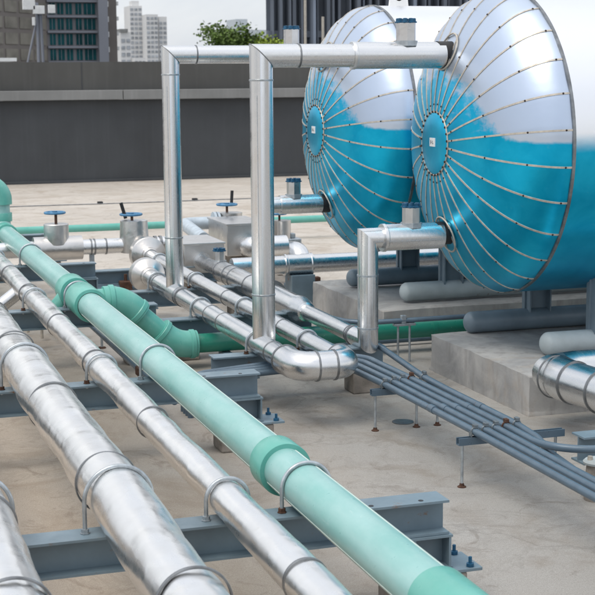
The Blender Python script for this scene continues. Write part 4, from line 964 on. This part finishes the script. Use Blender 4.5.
# trees
def leafmat(name, c):
    m, nt, bs = newmat(name); oi = nt.nodes.new('ShaderNodeNewGeometry')
    r = ramp(nt, oi.outputs['Random Per Island'], [(0.0, tuple(x * 0.5 for x in c)), (0.6, c), (1.0, tuple(min(1, x * 1.7) for x in c))])
    nt.links.new(r.outputs[0], bs.inputs['Base Color']); bs.inputs['Roughness'].default_value = 0.6
    return m
M['leaf'] = leafmat('leaf_green', (0.11, 0.18, 0.035)); M['leaf2'] = leafmat('leaf_lime', (0.17, 0.23, 0.015))
M['bark'] = simple('bark', (0.09, 0.065, 0.045), 0.9, 0, 0.3, 3, 0.3)
def tree(lab, x, y, ztop, w, mat, clumps, seed, leaf=0.30, group=None):
    rnd = random.Random(seed); t = thing('tree', lab, 'tree', (x, y, -14), group)
    zc = ztop - w * 0.36
    q = MB(); q.sweep([(x, y, -14), (x + 0.2, y, -6), (x, y, zc - w * 0.3), (x + 0.1, y, zc + w * 0.1)], [0.35, 0.27, 0.2, 0.08], 10)
    tips = []
    for k in range(9):
        a = rnd.uniform(0, 2 * pi); e = V((x + cos(a) * w * 0.42 * rnd.uniform(.5, 1), y + sin(a) * w * 0.42 * rnd.uniform(.5, 1), zc + rnd.uniform(-0.15, 0.32) * w))
        q.sweep([(x, y, zc - w * 0.32 + k * 0.05), (V((x, y, zc - w * .2)) + e) / 2, e], [0.12, 0.08, 0.03], 7); tips.append(e)
    q.build('trunk', M['bark'], t)
    lf = MB(); vs = []; fs = []
    for k in range(clumps):
        b = rnd.choice(tips); c = b + V((rnd.gauss(0, w * 0.09), rnd.gauss(0, w * 0.09), rnd.gauss(0, w * 0.07)))
        if rnd.random() < 0.3:
            a = rnd.uniform(0, 2 * pi); rr = w * 0.5 * sqrt(rnd.random()); c = V((x + cos(a) * rr, y + sin(a) * rr, zc + rnd.uniform(-0.25, 0.30) * w * (1 - 0.5 * rr / w)))
        for j in range(16):
            p = c + V((rnd.gauss(0, 0.26), rnd.gauss(0, 0.26), rnd.gauss(0, 0.20)))
            d1 = V((rnd.gauss(0, 1), rnd.gauss(0, 1), rnd.gauss(0, 0.6))).normalized(); d2 = d1.cross(V((rnd.gauss(0, 1), rnd.gauss(0, 1), rnd.gauss(0, 1)))).normalized()
            L = leaf * rnd.uniform(0.6, 1.2); o = len(vs)
            vs += [p - d1 * L * .5, p + d2 * L * .28, p + d1 * L * .5, p - d2 * L * .28]; fs.append((o, o + 1, o + 2, o + 3))
    lf.add(vs, fs); lf.build('crown', mat, t, smooth=False)
Yt = 100.0
tree('round green tree showing above the parapet between the risers', at(228, Yt), Yt, 5.75, 4.6, M['leaf'], 260, 3, group='trees beyond the parapet')
tree('lower green tree crown left of the dark slate building', at(250, Yt + 8), Yt + 8, 4.9, 2.6, M['leaf'], 130, 8, group='trees beyond the parapet')
tree('lime green bush like tree crown touching the tallest riser', at(264, 68), 68, 3.95, 1.9, M['leaf2'], 150, 5, 0.2, group='trees beyond the parapet')

# ------------------------------------------------------------------ camera
f, r, d = V((0.3087, 0.9386, -0.1543)), V((0.9496, -0.3135, -0.0075)), V((-0.0554, -0.1443, -0.988))
cam = bpy.data.cameras.new('camera'); co = bpy.data.objects.new('camera', cam); COL.objects.link(co)
m3 = Matrix((r, -d, -f)).transposed(); q = m3.to_quaternion()
co.rotation_mode = 'QUATERNION'; co.rotation_quaternion = q; co.location = (0, 0, 2.4)
cam.sensor_width = 36; cam.lens = 86.323; cam.clip_start = 0.1; cam.clip_end = 9000
cam.dof.use_dof = True; cam.dof.focus_distance = 8.6; cam.dof.aperture_fstop = 9.0
SC.camera = co

# ------------------------------------------------------------------ light
SUN_EL, SUN_AZ = radians(64), radians(-115)      # azimuth measured from +Y towards +X
SKY_STR, SKY_CLOUD = 0.12, 1.05
w = bpy.data.worlds.new('World'); SC.world = w; w.use_nodes = True; nt = w.node_tree
bg = nt.nodes['Background']; sky = nt.nodes.new('ShaderNodeTexSky'); sky.sky_type = 'NISHITA'; sky.sun_disc = False
sky.sun_elevation = SUN_EL; sky.sun_rotation = SUN_AZ; sky.air_density = 1.0; sky.dust_density = 2.5; sky.ozone_density = 1.0
# thin bright overcast drawn across the clear sky, thinner and bluer in places
wc = nt.nodes.new('ShaderNodeTexCoord'); wm = nt.nodes.new('ShaderNodeMapping'); wm.inputs['Scale'].default_value = (1.0, 1.0, 2.2)
nt.links.new(wc.outputs['Generated'], wm.inputs['Vector'])
cl = noi(nt, wm.outputs[0], 1.7, 6, 0.55, 0.6)
k = SKY_CLOUD / SKY_STR
cloud = ramp(nt, cl, [(0.30, (0.50 * k, 0.56 * k, 0.66 * k)), (0.50, (0.75 * k, 0.78 * k, 0.825 * k)), (0.68, (1.06 * k, 1.04 * k, 1.00 * k))]).outputs[0]
sz = N(nt, 'ShaderNodeSeparateXYZ'); nt.links.new(wc.outputs['Generated'], sz.inputs[0])
elev = N(nt, 'ShaderNodeMapRange'); nt.links.new(sz.outputs['Z'], elev.inputs['Value'])
for kk, vv in (('From Min', 0.0), ('From Max', 0.9), ('To Min', 0.98), ('To Max', 1.38)): elev.inputs[kk].default_value = vv
gl = N(nt, 'ShaderNodeVectorMath', operation='SCALE'); nt.links.new(cloud, gl.inputs[0]); nt.links.new(elev.outputs[0], gl.inputs['Scale']); cloud = gl.outputs[0]
skymix = mix(nt, 0.78, sky.outputs[0], cloud)
nt.links.new(skymix, bg.inputs['Color']); bg.inputs['Strength'].default_value = SKY_STR
sun = bpy.data.lights.new('sun', 'SUN'); sun.energy = 1.5; sun.angle = radians(34); sun.color = (1.0, 0.93, 0.82)
so = bpy.data.objects.new('sun', sun); COL.objects.link(so)
dirv = V((sin(SUN_AZ) * cos(SUN_EL), cos(SUN_AZ) * cos(SUN_EL), sin(SUN_EL)))
so.rotation_mode = 'QUATERNION'; so.rotation_quaternion = dirv.to_track_quat('Z', 'Y'); so.location = (0, 0, 20)
SC.view_settings.view_transform = 'Standard'; SC.view_settings.look = 'None'; SC.view_settings.gamma = 1; SC.view_settings.use_curve_mapping = False
SC.view_settings.exposure = 0.25
